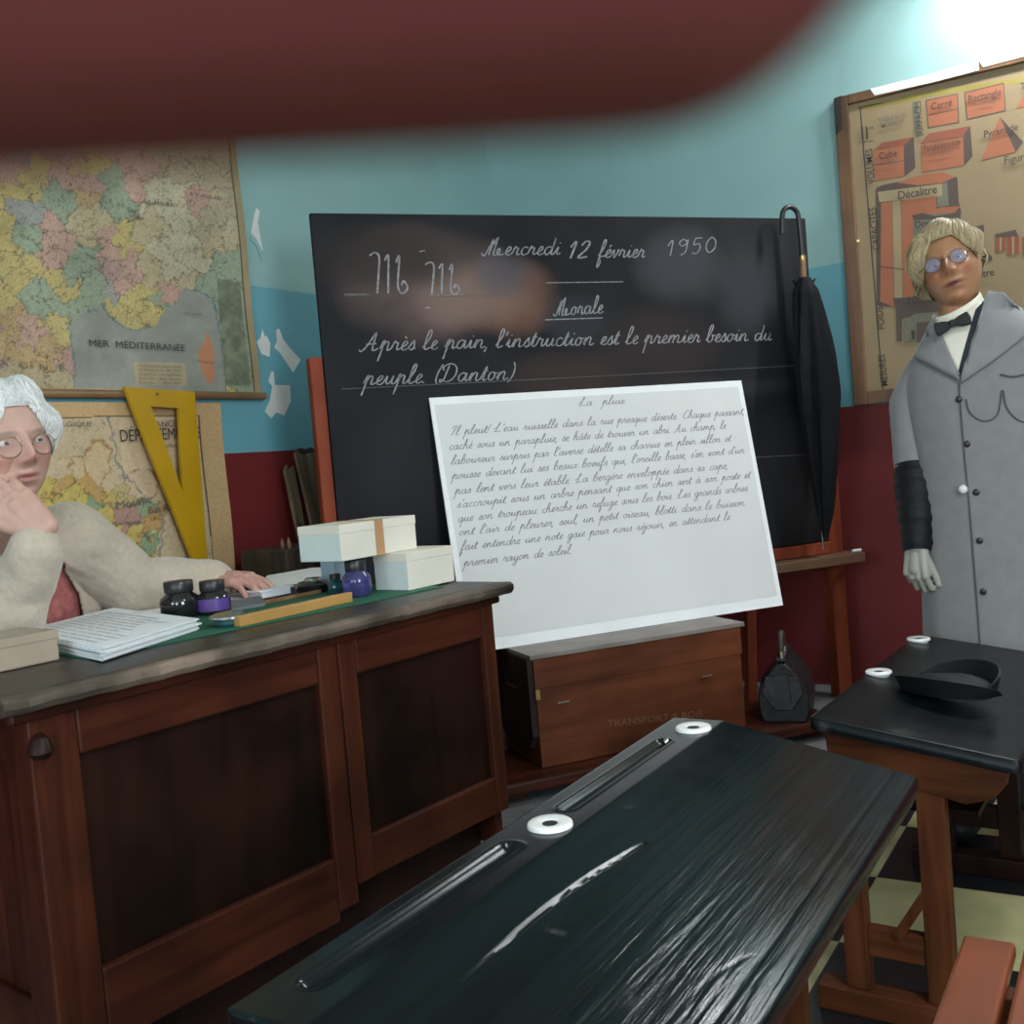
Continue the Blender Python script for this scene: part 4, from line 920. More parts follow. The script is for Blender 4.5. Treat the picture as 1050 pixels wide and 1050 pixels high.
mb.build('handle_ring', 'steel', t, smooth=True)

# old frames and slats leaning in the corner by the left wall
t = thing('portfolio', 'bundle of old yellowed boards leaning on the red wall left of the easel', 'portfolio', (LW, 2.80, .2))
def leanp(nm, y0, y1, zt, lean, th, x, m, notch=0):
    n = 7; ys = np.linspace(y0, y1, n); top = [zt + random.uniform(-.014, .014) for _ in ys]
    a = [Vector((x, yy, 0)) for yy in (y0 - .02 + .06, y1 + .02)]
    pts = [Vector((x + lean, y0 + .07, 0)), Vector((x + lean, y1 + .03, 0))] + [Vector((x, ys[i], top[i])) for i in range(n - 1, -1, -1)]
    return MB().prism(pts, (th, 0, 0)).build(nm, m, t, bevel=.003)
leanp('old_board', .00 - .12, .05 - .12, 1.06, .10, .012, .05, 'old_wood'); leanp('old_board', -.085, .03, 1.10, .13, .012, .075, 'old_wood'); leanp('old_board', -.03, .06, 1.12, .15, .012, .03, 'old_dark'); leanp('old_board', .045, .07, 1.09, .16, .015, .1, 'old_wood')
t = thing('old_case', 'dark panelled wooden case standing on the platform against the left wall', 'case', (LW + .17, 2.52, .2))
MB().box((-.1, -.09, 0), (.1, .16, .80)).build('body', 'old_dark', t, bevel=.006)
MB().box((.1, -.04, .1), (.104, .11, .68)).build('front_panel', 'old_wood', t, bevel=.002)
mb = MB()
for y in (-.09, -.06): mb.lathe([(.006, .80), (.009, .815), (.004, .83), (.001, .835)], (.08, y + .01, 0), 10)
mb.build('finial', 'shelf', t, smooth=True)

# ------------------------------------------------------------------ framed chart on the back wall
def bw(x, y, off=0): return hit(x, y, (0, 1, 0), BWY - off)
t = thing('framed_chart', 'framed school chart of measures with orange boxes and solids on the back wall', 'chart', (-.3, BWY, 1.32))
X0, X1, Z0, Z1 = -.995, .44, 1.322, 2.512; fw = .052
mb = MB(); mb.box((X0, BWY - .03, Z0), (X0 + fw, BWY, Z1)); mb.box((X1 - fw, BWY - .03, Z0), (X1, BWY, Z1)); mb.box((X0 + fw, BWY - .03, Z0), (X1 - fw, BWY, Z0 + fw)); mb.box((X0 + fw, BWY - .03, Z1 - fw * .7), (X1 - fw, BWY, Z1))
mb.build('frame', 'frame', t, bevel=.003)
MB().box((X0 + fw, BWY - .014, Z0 + fw), (X1 - fw, BWY - .002, Z1 - fw * .7)).build('chart_sheet', 'chart', t)
# printed shapes: layers of print on the sheet, each traced as an outline on the chart's own plane
mb = MB(); lev = [0]
def pr(pts, m, k=0):
    lev[0] += 1; off = .0142 + .00006 * lev[0]
    q = [bw(x, y, off) for x, y in pts]; mb.add(q, [tuple(range(len(q)))], m)
def q4(x, y): return (870 + x / 5.833, 70 + y / 5.833)
def Q(*a): return [q4(*p) for p in a]
pr(Q((60, 225), (420, 165), (425, 190), (66, 250)), 'yellow_tape')
pr(Q((320, 165), (1300, 10), (1300, 45), (320, 195)), 'yellow_tape')
for a, b in (((882, 110), (905.5, 403)),):
    pr([(a[0] - .6, a[1]), (a[0] + .6, a[1]), (b[0] + .6, b[1]), (b[0] - .6, b[1])], 'print_black')
pr([(905, 402), (990, 392), (990, 393.5), (905, 403.5)], 'print_black'); pr([(880, 110), (905, 105), (905, 106), (880, 111)], 'print_black')
pr(Q((380, 205), (415, 195), (435, 405), (398, 412)), 'print_grey_green')
pr(Q((75, 440), (150, 432), (150, 436), (75, 444)), 'print_black')
# carre, rectangle
pr(Q((460, 190), (655, 150), (663, 325), (475, 360)), 'print_shade'); pr(Q((466, 196), (650, 156), (656, 320), (480, 353)), 'print_orange'); pr(Q((475, 280), (655, 240), (655, 246), (475, 286)), 'print_shade')
pr(Q((693, 145), (930, 85), (942, 255), (706, 310)), 'print_shade'); pr(Q((699, 150), (925, 93), (935, 250), (712, 302)), 'print_orange')
pr(Q((1005, 240), (1070, 110), (1160, 60), (1290, 190)), 'print_orange')
# cube
pr(Q((150, 490), (200, 445), (390, 410), (330, 465)), 'print_red'); pr(Q((330, 465), (390, 410), (400, 595), (335, 645)), 'print_shade'); pr(Q((150, 495), (330, 465), (335, 645), (158, 672)), 'print_orange'); pr(Q((155, 575), (332, 550), (332, 554), (155, 579)), 'print_shade')
# parallelepipede
pr(Q((430, 450), (480, 390), (725, 345), (685, 405)), 'print_red'); pr(Q((685, 405), (728, 343), (742, 525), (692, 580)), 'print_shade'); pr(Q((435, 455), (685, 410), (692, 580), (440, 622)), 'print_orange')
# pyramid
pr(Q((905, 290), (1045, 440), (1000, 500), (920, 330)), 'print_shade'); pr(Q((905, 290), (795, 550), (1000, 500)), 'print_orange'); 
# decalitre: a tall measure with an open top
pr(Q((165, 715), (200, 700), (290, 680), (650, 650), (660, 800), (675, 860), (600, 1450), (170, 1420)), 'print_shade')
pr(Q((290, 685), (420, 640), (560, 620), (640, 650), (560, 685), (420, 700)), 'print_orange')
pr(Q((175, 740), (560, 690), (560, 765), (185, 800)), 'print_cream'); pr(Q((560, 690), (590, 680), (600, 820), (530, 830), (530, 770), (560, 765)), 'print_grey_green')
pr(Q((195, 805), (260, 796), (275, 1430), (190, 1395)), 'print_orange'); pr(Q((262, 796), (312, 790), (325, 1430), (277, 1430)), 'print_cream'); pr(Q((314, 790), (525, 765), (540, 1450), (327, 1430)), 'print_orange')
pr(Q((440, 865), (560, 830), (670, 825), (640, 860), (520, 885)), 'print_orange'); pr(Q((385, 880), (670, 860), (640, 1400), (395, 1420)), 'print_grey_green'); pr(Q((380, 880), (440, 865), (520, 885), (668, 858), (668, 890), (390, 910)), 'print_shade')
pr(Q((170, 1180), (330, 1200), (330, 1206), (170, 1186)), 'print_shade')
# dark bottle, small cans, weight trough
pr(Q((760, 945), (810, 935), (815, 1080), (860, 1130), (860, 1150), (720, 1160), (735, 1090)), 'print_shade')
for (x, y, w, h_) in ((880, 990, 60, 110), (950, 1010, 70, 110), (1040, 1010, 70, 110)):
    pr(Q((x, y), (x + w, y - 12), (x + w, y + h_ - 12), (x, y + h_)), 'print_red'); pr(Q((x + w * .4, y), (x + w * .6, y - 4), (x + w * .6, y + h_ - 8), (x + w * .4, y + h_)), 'print_cream')
pr(Q((870, 995), (1000, 965), (1015, 1000), (890, 1012)), 'print_shade')
def q5(x, y): return (870 + x / 4.378, 180 + y / 4.378)
pr([q5(*p) for p in ((200, 550), (410, 540), (415, 600), (215, 610))], 'print_shade'); pr([q5(*p) for p in ((215, 610), (420, 595), (420, 625), (240, 640), (240, 745), (218, 745))], 'print_shade'); pr([q5(*p) for p in ((250, 650), (300, 620), (430, 610), (430, 740), (250, 750))], 'print_grey_green'); pr([q5(*p) for p in ((306, 660), (430, 650), (430, 740), (306, 748))], 'print_shade')
mb.build('printed_figures', None, t)
mb = MB(); LO = .0215
def lt(txt, a, b, hpx, m='print_black', bold=.004, conv=q4):
    A1, B1 = bw(*conv(*a), LO), bw(*conv(*b), LO); H1 = bw(*conv(a[0], a[1] - hpx), LO); u = Vector((0, 0, (H1 - A1).length)) 
    letters(mb, txt, A1, B1, u, bold, m)
lt('Carré', (495, 250), (622, 222), 42); lt('Rectangle', (720, 205), (915, 160), 42); lt('Triangle', (1030, 130), (1200, 95), 42); lt('Cube', (185, 545), (290, 525), 42)
lt('Parallélépipède', (450, 500), (672, 455), 40); lt('Pyramide', (812, 415), (1015, 368), 42); lt('Figures', (935, 575), (1100, 540), 48); lt('Décalitre', (300, 785), (530, 745), 50); lt('Double', (400, 955), (560, 930), 40)
lt('TABLEAUX', (180, 325), (345, 290), 28, 'print_grey'); lt('MURAUX', (200, 358), (335, 328), 24, 'print_grey'); lt('II', (80, 430), (118, 425), 80); lt('me', (122, 368), (150, 362), 22)
lt('côté', (190, 585), (300, 570), 18, 'print_grey', 0); lt('longueur', (500, 530), (640, 505), 18, 'print_grey', 0); lt('base x hauteur', (770, 225), (880, 205), 18, 'print_grey', 0)
lt('TOTAL', (260, 580), (390, 565), 34, 'print_black', .01, q5); lt('1', (285, 735), (300, 733), 40, 'print_black', .01, q5); lt('Litre', (575, 460), (655, 448), 34, 'print_black', .01, q5)
def vt(txt, top, bot, w):   # lettering that runs upwards
    A1, B1 = bw(*bot, LO), bw(*top, LO); sh_ = Vector((w * .72, 0, 0)); letters(mb, txt, A1 + sh_, B1 + sh_, Vector((-w, 0, 0)), .003, 'print_black')
vt('SURFACES', q4(405, 200), q4(420, 408), .022); vt('VOLUMES', q4(110, 485), q4(128, 695), .026); vt('CAPACITÉS', q5(100, 145), q5(118, 335), .026); vt('POIDS', q5(130, 590), q5(142, 690), .026); vt('MESURES', q5(140, 805), q5(155, 945), .026)
mb.build('chart_lettering', None, t)
mb = MB()
for pts in ([(892, 91), (950, 77), (1003, 62), (1004, 72), (958, 84), (897, 98)], [(1003, 61), (1050, 48), (1100, 36), (1100, 46), (1050, 58), (1008, 69)]):
    q = [bw(x, y, .0305) for x, y in pts]; mb.prism(q, (0, -.0015, 0))
lab(mb.build('torn_paper_strip', 'newsprint', t), 'strip of torn white paper along the top of the frame')
lab(MB().prism([bw(x, y, .0305) for x, y in [(855, 101), (863, 98), (864, 132), (857, 138)]], (0, -.002, 0)).build('corner_stain', 'old_dark', t), 'dark worn corner')
MB().tube([bw(880, 247, .02), bw(880, 247, .035)], .006, 10).build('nail', 'brass', t, smooth=True)
at_world(t, t.location)

# ------------------------------------------------------------------ teacher's desk
DA = Vector((-1.325, 2.127, 0)); DE = Vector((-.1081, -.9941, 0)).normalized(); DN = Vector((-DE.y, DE.x, 0)); DRZ = math.atan2(DE.y, DE.x); DL = 1.217; DT = .93
def dp(u, v, z=DT): return DA + DE * u + DN * v + Vector((0, 0, z))
t = thing('teacher_desk', "x", 'desk', dp(0, 0, .2), DRZ)
zt = DT - .2
# top: board with a worn rounded front nosing
mb = MB(); mb.box((-.01, -.76, zt - .03), (DL + .01, -.028, zt)); mb.build('desk_top', 'worn_top', t, bevel=.004)
prof = [(-.028, zt), (-.008, zt - .001), (0, zt - .007), (.001, zt - .017), (-.006, zt - .027), (-.016, zt - .03), (-.028, zt - .03)]
mb = MB(); rr = []
for k in range(61):
    u = -.01 + (DL + .02) * k / 60; j = .0025 * math.sin(k * 1.7) + .002 * math.sin(k * .6 + 1); rr.append([(u, a + (j if a > -.02 else 0), b + (j * .5 if a > -.02 else 0)) for a, b in prof][::-1])
lab(mb.rings(rr).build('worn_nosing', 'worn_edge', t), 'worn pale front edge')
MB().box((.01, -.046, zt - .048), (DL - .01, -.026, zt - .03)).build('top_moulding', 'dark_red', t, bevel=.006)
def dbox(nm, u0, u1, z0, z1, v0, v1, m, bv=.004): return MB().box((u0, v0, z0 - .2), (u1, v1, z1 - .2)).build(nm, m, t, bevel=bv)
dbox('stile', .03, .071, .385, .888, -.06, -.035, 'dark_red_v'); dbox('stile', .485, .5335, .385, .888, -.06, -.035, 'dark_red_v'); dbox('stile', .5365, .588, .35, .888, -.06, -.035, 'dark_red_v'); dbox('stile', 1.097, 1.178, .30, .888, -.06, -.035, 'dark_red_v')
dbox('rail', .071, .485, .808, .888, -.06, -.0365, 'dark_red', .005); dbox('rail', .071, .485, .385, .472, -.06, -.0365, 'dark_red', .005)
dbox('rail', .588, 1.097, .810, .888, -.06, -.0365, 'dark_red', .005); dbox('rail', .588, 1.097, .33, .459, -.06, -.0365, 'dark_red', .005)
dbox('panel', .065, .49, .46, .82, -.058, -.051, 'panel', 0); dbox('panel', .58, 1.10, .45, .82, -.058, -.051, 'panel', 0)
dbox('end_panel', .03, .055, .30, .9, -.72, -.06, 'dark_red_v'); dbox('end_panel', 1.135, 1.16, .30, .9, -.72, -.06, 'dark_red_v')
for (a, b) in ((-.72, -.66), (-.40, -.34), (-.12, -.06)): dbox('end_stile', 1.16, 1.176, .30, .888, a, b, 'dark_red_v')
dbox('end_rail', 1.16, 1.174, .81, .888, -.66, -.12, 'dark_red'); dbox('end_rail', 1.16, 1.174, .33, .42, -.66, -.12, 'dark_red')
MB().lathe([(.012, 0), (.02, .01), (.014, .03), (.006, .038)], (1.168, -.02, .855 - .2 - .03), 12).build('corner_boss', 'panel', t, smooth=True)
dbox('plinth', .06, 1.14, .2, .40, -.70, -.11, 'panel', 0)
t['label'] = "large panelled red-brown desk with a worn grey top, the woman seated behind it"

def dthing(nm, label, cat, px, z=DT, rz=0, group=None):
    """a thing standing on the desk where the photograph shows its foot"""
    P = hit(px[0], px[1], (0, 0, 1), z); return thing(nm, label, cat, P, DRZ + rz, group)
def flat(nm, pts, z, th, m, label=None, cat=None, build=True):
    ps = [hit(x, y, (0, 0, 1), z) for x, y in pts]; c = sum(ps, Vector()) / len(ps); c.z = z
    o = MB().prism([p - c for p in ps], (0, 0, th)).build(nm, m); o.location = c
    if label: tag(o, label, cat)
    return o
def fd(x, y, z=DT):
    P = hit(x, y, (0, 0, 1), z); return ((P - DA).dot(DE), (P - DA).dot(DN))
gl = MB().box((-.0, -.62, 0), (.94, .0, .0025)).build('desk_blotter', 'green')
u0, v0 = fd(455, 602); u1, v1 = fd(93, 676.5)
ang = math.atan2(v1 - v0, u1 - u0); gl.location = dp(u0, v0, DT + .0003); gl.rotation_euler.z = DRZ + ang
gl.data.clear_geometry(); q = MB().box((.0, -.30, 0), (math.hypot(u1 - u0, v1 - v0), 0, .0025)); gl.data.from_pydata(q.v, [], q.f)
tag(gl, 'thin green blotter lying across the desk top under the papers and bottles', 'blotter')
# papers
def sheets(pts, z, n, th, label, nm='paper_stack', cat='papers', m='white_paper', jit=.004, scr=None):
    ps = [hit(x, y, (0, 0, 1), z + n * th) for x, y in pts]
    if scr: ps[0] = ps[1] + ps[3] - ps[2]
    c = sum(ps, Vector()) / len(ps); c.z = z
    t = thing(nm, label, cat, c)
    for k in range(n):
        dx, dy = (random.uniform(-jit, jit), random.uniform(-jit, jit)) if k < n - 1 else (0, 0)
        MB().prism([Vector((p.x - c.x + dx, p.y - c.y + dy, k * th)) for p in ps], (0, 0, th * .9)).build('sheet', m, t)
    if scr:
        mb = MB(); a, b, d = (Vector((p.x - c.x, p.y - c.y, n * th + .0006)) for p in (ps[0], ps[1], ps[3]))
        for r in range(scr):
            v = .08 + .84 * r / scr; s0, s1 = .08, random.uniform(.7, .93)
            handwriting(mb, random.choice(['le maître dit que nous sommes', 'la classe du matin est calme', 'les élèves lisent la leçon'.replace('ç', 'c').replace('î', 'i'), 'une page de dictée']).replace('î', 'i') if False else 'mmmmum mumm umm mmnum nummu', lambda x, y: a + (b - a) * (s0 + x) + (d - a) * (v - y), s1 - s0, .016, .0035, .3, 1, .05, 'scribble')
        lab(mb.build('handwriting', None, t), 'faint grey handwriting')
    return t
sheets([(62, 659), (106, 664), (204, 634), (116, 623)], DT + .003, 8, .003, 'thick stack of handwritten white papers beside the beige box at the front of the desk', jit=.008, scr=11)
sheets([(108, 634), (200, 631), (222, 610), (150, 610)], DT + .003, 2, .002, 'loose white sheets lying under the two ink bottles in front of the woman')
sheets([(262, 604), (345, 590), (345, 581), (320, 582), (274, 590)], DT + .002, 2, .0025, 'white papers lying behind the dark inkwell beyond the long yellow ruler')
t = sheets([(232, 618), (266, 614), (262, 606), (236, 609)], DT + .003, 1, .004, 'lilac booklet under the outstretched hand of the woman', 'booklet', 'booklet', 'lilac', 0)
flat('notebook', [(236, 627), (272, 621), (268, 613), (236, 618)], DT + .003, .006, 'grey_slate', 'small grey notebook between the purple-labelled bottle and the yellow ruler', 'notebook')
t = thing('paper_pad', 'small white pad beyond the brown pencil', 'pad', hit(284, 611, (0, 0, 1), DT + .003), DRZ)
MB().box((-.045, -.06, 0), (.045, .0, .016)).build('pages', 'white_paper', t, bevel=.001); MB().box((-.055, -.07, .016), (.055, .005, .019)).build('cover_sheet', 'white_paper', t)
# beige box
t = thing('cardboard_box', 'beige cardboard box at the near end of the desk', 'box', dp(*fd(62, 677), DT + .0005), DRZ)
w = Vector((.26, -.12, .055))
MB().box((0, -.13, 0), (.27, 0, .054)).build('box_body', 'beige_box', t, bevel=.004)
mb = MB(); mb.box((-.001, -.1315, .040), (.13, .0012, .0555)); mb.box((.13, -.1315, .046), (.271, .0012, .0555)); mb.build('torn_lid', 'beige_box', t, bevel=.001)
# ink bottles
def bottle(nm, label, px, R_, H, glass, labelm=None, rz=0, capm='cap', group=None):
    t = dthing(nm, label, 'ink bottle', px, DT + .0029, rz, group)
    MB().lathe([(R_ * .88, 0), (R_, .004), (R_ * 1.02, H * .45), (R_ * .96, H * .56), (R_ * .70, H * .66), (R_ * .66, H * .72)], n=28).build('glass_body', glass, t, smooth=True)
    MB().lathe([(R_ * .72, H * .70), (R_ * .74, H * .72), (R_ * .74, H * .98), (R_ * .70, H)], n=28, fold=lambda r, z, a: r * (1 + .015 * math.cos(a * 26)))  .build('bottle_cap', capm, t, smooth=True)
    if labelm:
        mb = MB(); rows = []
        for z in (H * .12, H * .48): rows.append([(R_ * 1.035 * math.cos(a), R_ * 1.035 * math.sin(a), z) for a in np.linspace(-2.2, 1.6, 26)])
        vs = rows[0] + rows[1]; mb.add(vs, [(i, i + 1, 27 + i, 26 + i) for i in range(25)]); lab(mb.build('label', labelm, t, smooth=True), 'purple label')
    return t
bottle('ink_bottle', 'black ink bottle with a wide black cap, left of the purple-labelled one', (186, 633), .043, .082, 'ink_glass')
bottle('ink_bottle', 'dark ink bottle with a purple label beside the black-capped bottle', (220, 629), .038, .075, 'ink_glass', 'purple', .4)
t = bottle('ink_jar', 'purple glass ink jar beside the lower white box', (367, 611), .034, .086, 'purple_glass')
# metal paperweight inkwell
t = dthing('inkwell', 'squat metal-rimmed glass inkwell in front of the ink bottles', 'inkwell', (236, 641), DT + .0029)
MB().lathe([(.030, 0), (.034, .006), (.030, .016)], n=28).build('glass_foot', 'teal_glass', t, smooth=True)
lab(MB().lathe([(.034, .014), (.041, .017), (.041, .021), (.030, .026), (.012, .029), (.001, .0295)], n=32).build('lid', 'steel', t, smooth=True), 'shiny metal lid')
t = dthing('inkwell', 'dark round inkwell lying behind the yellow ruler', 'inkwell', (322, 607), DT + .0029)
MB().lathe([(.036, 0), (.045, .008), (.046, .020), (.034, .028), (.022, .030)], n=28).build('bowl', 'ink_glass', t, smooth=True)
MB().lathe([(.020, .028), (.023, .030), (.020, .036), (.012, .036)], n=24).build('rim', 'steel', t, smooth=True)
t = dthing('ink_bottle', 'small teal glass bottle under the overhanging white box', 'ink bottle', (345, 608), DT + .0029)
MB().lathe([(.018, 0), (.020, .003), (.020, .026), (.013, .032), (.012, .036)], n=20).build('glass_body', 'teal_glass', t, smooth=True); MB().lathe([(.014, .034), (.014, .046), (.012, .047)], n=20).build('bottle_cap', 'cap', t, smooth=True)
# ruler and pencil
def barthing(nm, label, cat, p, q, w, h, m, z=DT + .003):
    a, b = hit(*p, (0, 0, 1), z), hit(*q, (0, 0, 1), z); L = (b - a).length; o = MB().box((0, 0, 0), (L, w, h)).build(nm, m, bevel=.0015)
    o.location = a; o.rotation_euler.z = math.atan2(b.y - a.y, b.x - a.x); return tag(o, label, cat)
barthing('ruler', 'thick yellow wooden ruler lying along the front of the desk', 'ruler', (247, 643), (362, 617), .02, .022, 'ruler')
barthing('pencil', 'thin brown pencil lying behind the thick yellow ruler', 'pencil', (272, 620), (330, 608), .008, .009, 'rod')
# white boxes
def white_box(label, u, v, lu, lv, h, z, tape=None, sk=0):
    t = thing('white_box', label, 'box', dp(u, v, z), DRZ + sk)
    mb = MB(); mb.box((-lu, -lv, 0), (0, 0, h)); me = mb.build('box_body', 'cream_box', t, bevel=.002)
    lab(MB().box((0, -lv + .001, .001), (.0012, -.001, h - .001)).build('box_end', 'pale_box', t), 'pale bluish end')
    MB().box((-lu - .001, -lv - .001, h - .020), (.0016, .001, h + .001)).build('lid', 'cream_box', t, bevel=.001)
    if tape is not None:
        mb = MB(); mb.box((-tape - .028, -lv - .0016, h + .001), (-tape, .0022, h + .0022)); mb.box((-tape - .028, .001, 0), (-tape, .0022, h + .0015)); lab(mb.build('tape_band', 'tape', t), 'brown paper tape band')
    return t
white_box('lower white cardboard box standing on the desk beside the purple ink jar', .167, -.172, .165, .11, .088, DT + .003)
white_box('white cardboard box with a brown tape band, resting on the lower box', .325, -.222, .262, .135, .082, DT + .003 + .0895, .115, .04)
t = dthing('small_box', 'small pale blue box standing upright under the taped white box', 'box', (350, 603), DT + .0029)
MB().box((-.018, -.05, 0), (.018, 0, .086)).build('carton', 'pale_blue', t, bevel=.001); MB().box((-.0185, -.0505, .07), (.0185, .0005, .0868)).build('lid', 'pale_blue', t)

# ------------------------------------------------------------------ pupils' desks
def desk_top(nm, W, L, z0, z1, flatw, grooves, wells, m, parent, cracks=(), nx=150, ny=420, step=True):
    xs = np.linspace(0, W, nx); ys = np.linspace(-L / 2, L / 2, ny); X, Y = np.meshgrid(xs, ys, indexing='ij')
    Z = np.where(X < flatw, z0, z0 + (X - flatw) / (W - flatw) * (z1 - z0))
    for (gx, a, b, w, dpt) in grooves:
        yy = np.clip(Y, a, b); d = np.hypot(X - gx, Y - yy) / w; Z -= dpt * np.clip(1 - d ** 2, 0, 1); Z += .0012 * np.exp(-((d - 1.1) / .18) ** 2)
    for (p, q, w, hgt) in cracks:
        p, q = np.array(p), np.array(q); dd = q - p; tt = np.clip(((X - p[0]) * dd[0] + (Y - p[1]) * dd[1]) / (dd @ dd), 0, 1)
        bow = .012 * np.sin(tt * PI); d = np.hypot(X - p[0] - tt * dd[0] + bow, Y - p[1] - tt * dd[1]); Z -= hgt * np.exp(-(d / w) ** 2) * np.sin(np.clip(tt, .02, .98) * PI) ** .4
    r = np.minimum(np.minimum(X, W - X), np.minimum(Y + L / 2, L / 2 - Y)); Z -= .004 * np.clip(1 - r / .006, 0, 1) ** 2
    # softened corners
    co = np.stack([X, Y, Z], -1)
    for cx, cy, sx, sy in ((0, -L / 2, 1, 1), (0, L / 2, 1, -1), (W, -L / 2, -1, 1), (W, L / 2, -1, -1)):
        R = .016; ax = (co[..., 0] - cx) * sx; ay = (co[..., 1] - cy) * sy; k = (ax < R) & (ay < R); d = np.hypot(R - ax, R - ay); o_ = k & (d > R)
        f = np.where(o_, R / np.maximum(d, 1e-6), 1); co[..., 0] = np.where(o_, cx + sx * (R - (R - ax) * f), co[..., 0]); co[..., 1] = np.where(o_, cy + sy * (R - (R - ay) * f), co[..., 1])
    i, j = np.meshgrid(np.arange(nx - 1), np.arange(ny - 1), indexing='ij'); f = np.stack([i * ny + j, (i + 1) * ny + j, (i + 1) * ny + j + 1, i * ny + j + 1], -1).reshape(-1, 4).tolist()
    rim = [k * ny for k in range(nx)] + [(nx - 1) * ny + k for k in range(1, ny)] + [k * ny + ny - 1 for k in range(nx - 2, -1, -1)] + [k for k in range(ny - 2, 0, -1)]
    vs = co.reshape(-1, 3).tolist(); n0 = len(vs); th = .022
    for k in rim: v = vs[k]; vs.append([v[0], v[1], v[2] - th])
    n = len(rim); f += [[rim[k], n0 + k, n0 + (k + 1) % n, rim[(k + 1) % n]] for k in range(n)] + [[n0 + k for k in range(n)][::-1]]
    me = bpy.data.meshes.new(nm); me.from_pydata(vs, [], f); me.materials.append(M[m]); me.polygons.foreach_set('use_smooth', [True] * len(me.polygons)); 
    bm = bmesh.new(); bm.from_mesh(me); bmesh.ops.recalc_face_normals(bm, faces=bm.faces); bm.to_mesh(me); bm.free(); me.set_sharp_from_angle(angle=1.0)
    o = bpy.data.objects.new(nm, me); COL.objects.link(o); o.parent = parent
    for (wx, wy) in wells: well(parent, wx, wy, z0, r=.031)
    return o
def well(parent, wx, wy, z0, r=.03):
    o = MB().lathe([(r * .34, -.012), (r * .34, .004), (r * .45, .0052), (r * .92, .0068), (r, .005), (r * 1.02, .0005), (r * .9, 0), (r * .5, -.03)], (wx, wy, z0), 36).build('inkwell', 'porcelain', parent, smooth=True)
    lab(o, 'white porcelain inkwell'); MB().lathe([(r * .345, 0), (r * .345, .0043), (.001, .0043)], (wx, wy, z0), 20).build('ink_hole', 'hole', o)
def end_frame(t, y, W, z0, z1, side, F=0, dk=None):
    lw_, aw_ = dk or 'orange_wood', dk or 'apron_wood'
    W = W - F; z1 = z1 + F * .2
    # trestle: curved apron, two posts on a floor runner, a rail and a brace
    mb = MB(); yy = (y - .02, y + .02)
    pts = [Vector((.02, yy[0], z0 - .034)), Vector((W - .03, yy[0], z1 - .036)), Vector((W - .035, yy[0], z1 - .06)), Vector((W - .06, yy[0], z1 - .09)), Vector((W - .11, yy[0], z1 - .105)), Vector((.05, yy[0], z0 - .115)), Vector((.025, yy[0], z0 - .10))]
    mb.prism(pts, (0, .03, 0)); mb.build('apron', aw_, t, bevel=.003)
    MB().box((.03, y - .018, .055), (.08, y + .018, z0 - .11)).build('leg', lw_, t, bevel=.003)
    MB().box((.195, y - .018, .055), (.250, y + .018, z1 - .045)).build('leg', lw_, t, bevel=.003)
    MB().box((-.03, y - .03, 0), (W + .12, y + .03, .055)).build('foot_runner', aw_, t, bevel=.004)
    MB().box((.08, y - .014, .13), (.195, y + .014, .19)).build('rail', aw_, t, bevel=.002)
    MB().bar((.140, y + .0, .18), (.215, y + .0, .30), .02, .038, (0, 1, 0)).build('brace', lw_, t)
t = thing('school_desk', 'glossy black two-seat school desk in the foreground with two white inkwells', 'desk', (-.785, 1.232, 0))
def loc1(x, y, z): P = hit(x, y, (0, 0, 1), z); return (P.x + .785, P.y - 1.232)
desk_top('desk_top', .431, 1.118, .72, .645, .10, [(.0475, .752 - 1.232, 1.129 - 1.232, .016, .0105), (.0475, 1.285 - 1.232, 1.635 - 1.232, .014, .008), (.392, -.6, .6, .0022, .0016)], [(.062, 1.211 - 1.232), (.070, 1.717 - 1.232)], 'gloss', t, cracks=[(loc1(478, 1019, .69), loc1(662, 872, .69), .0028, .004), (loc1(700, 1050, .66), loc1(770, 975, .66), .002, .0012)])
MB().lathe([(.006, .0), (.0065, .004), (.004, .007), (.001, .0075)], (.0475, 1.648 - 1.232, .7135), 14).build('screw', 'steel', t, smooth=True)
MB().box((.02, -.50, .50), (.045, .50, .687)).build('back_panel', 'orange_wood', t, bevel=.002); MB().box((.02, -.46, .50), (.16, .44, .515)).build('book_shelf', 'apron_wood', t); 
for y in (-.48, .45): end_frame(t, y, .443, .72, .645, 1, .10)
MB().box((.09, -.47, .06), (.14, .46, .10)).build('stretcher', 'apron_wood', t, bevel=.003)
t = thing('school_desk', 'dusty black school desk by the mannequin with a black cap lying on it', 'desk', (-.636, 2.14, 0), -.049)
desk_top('desk_top', .40, .945, .64, .582, .0, [], [], 'gloss_dusty', t, nx=90, ny=180)
t_top = [c for c in COL.objects if c.parent == t][0]
for v in t_top.data.vertices: v.co.y += .4725
def l2d(x, y, z=.64):
    P = hit(x, y, (0, 0, 1), z) - Vector((-.636, 2.14, 0)); q = Matrix.Rotation(.049, 3, 'Z') @ P; return (q.x, q.y)
for q in ((942, 656), (901, 690)): well(t, *l2d(*q), .64, .030)
end_frame(t, .055, .40, .64, .582, 1); end_frame(t, .88, .40, .64, .582, 1, 0, 'panel')  # rear frame, back panel, shelf: shade under the top put into darker wood
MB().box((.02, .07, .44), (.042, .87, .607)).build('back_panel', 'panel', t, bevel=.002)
MB().box((.02, .10, .43), (.30, .87, .443)).build('book_shelf', 'panel', t)
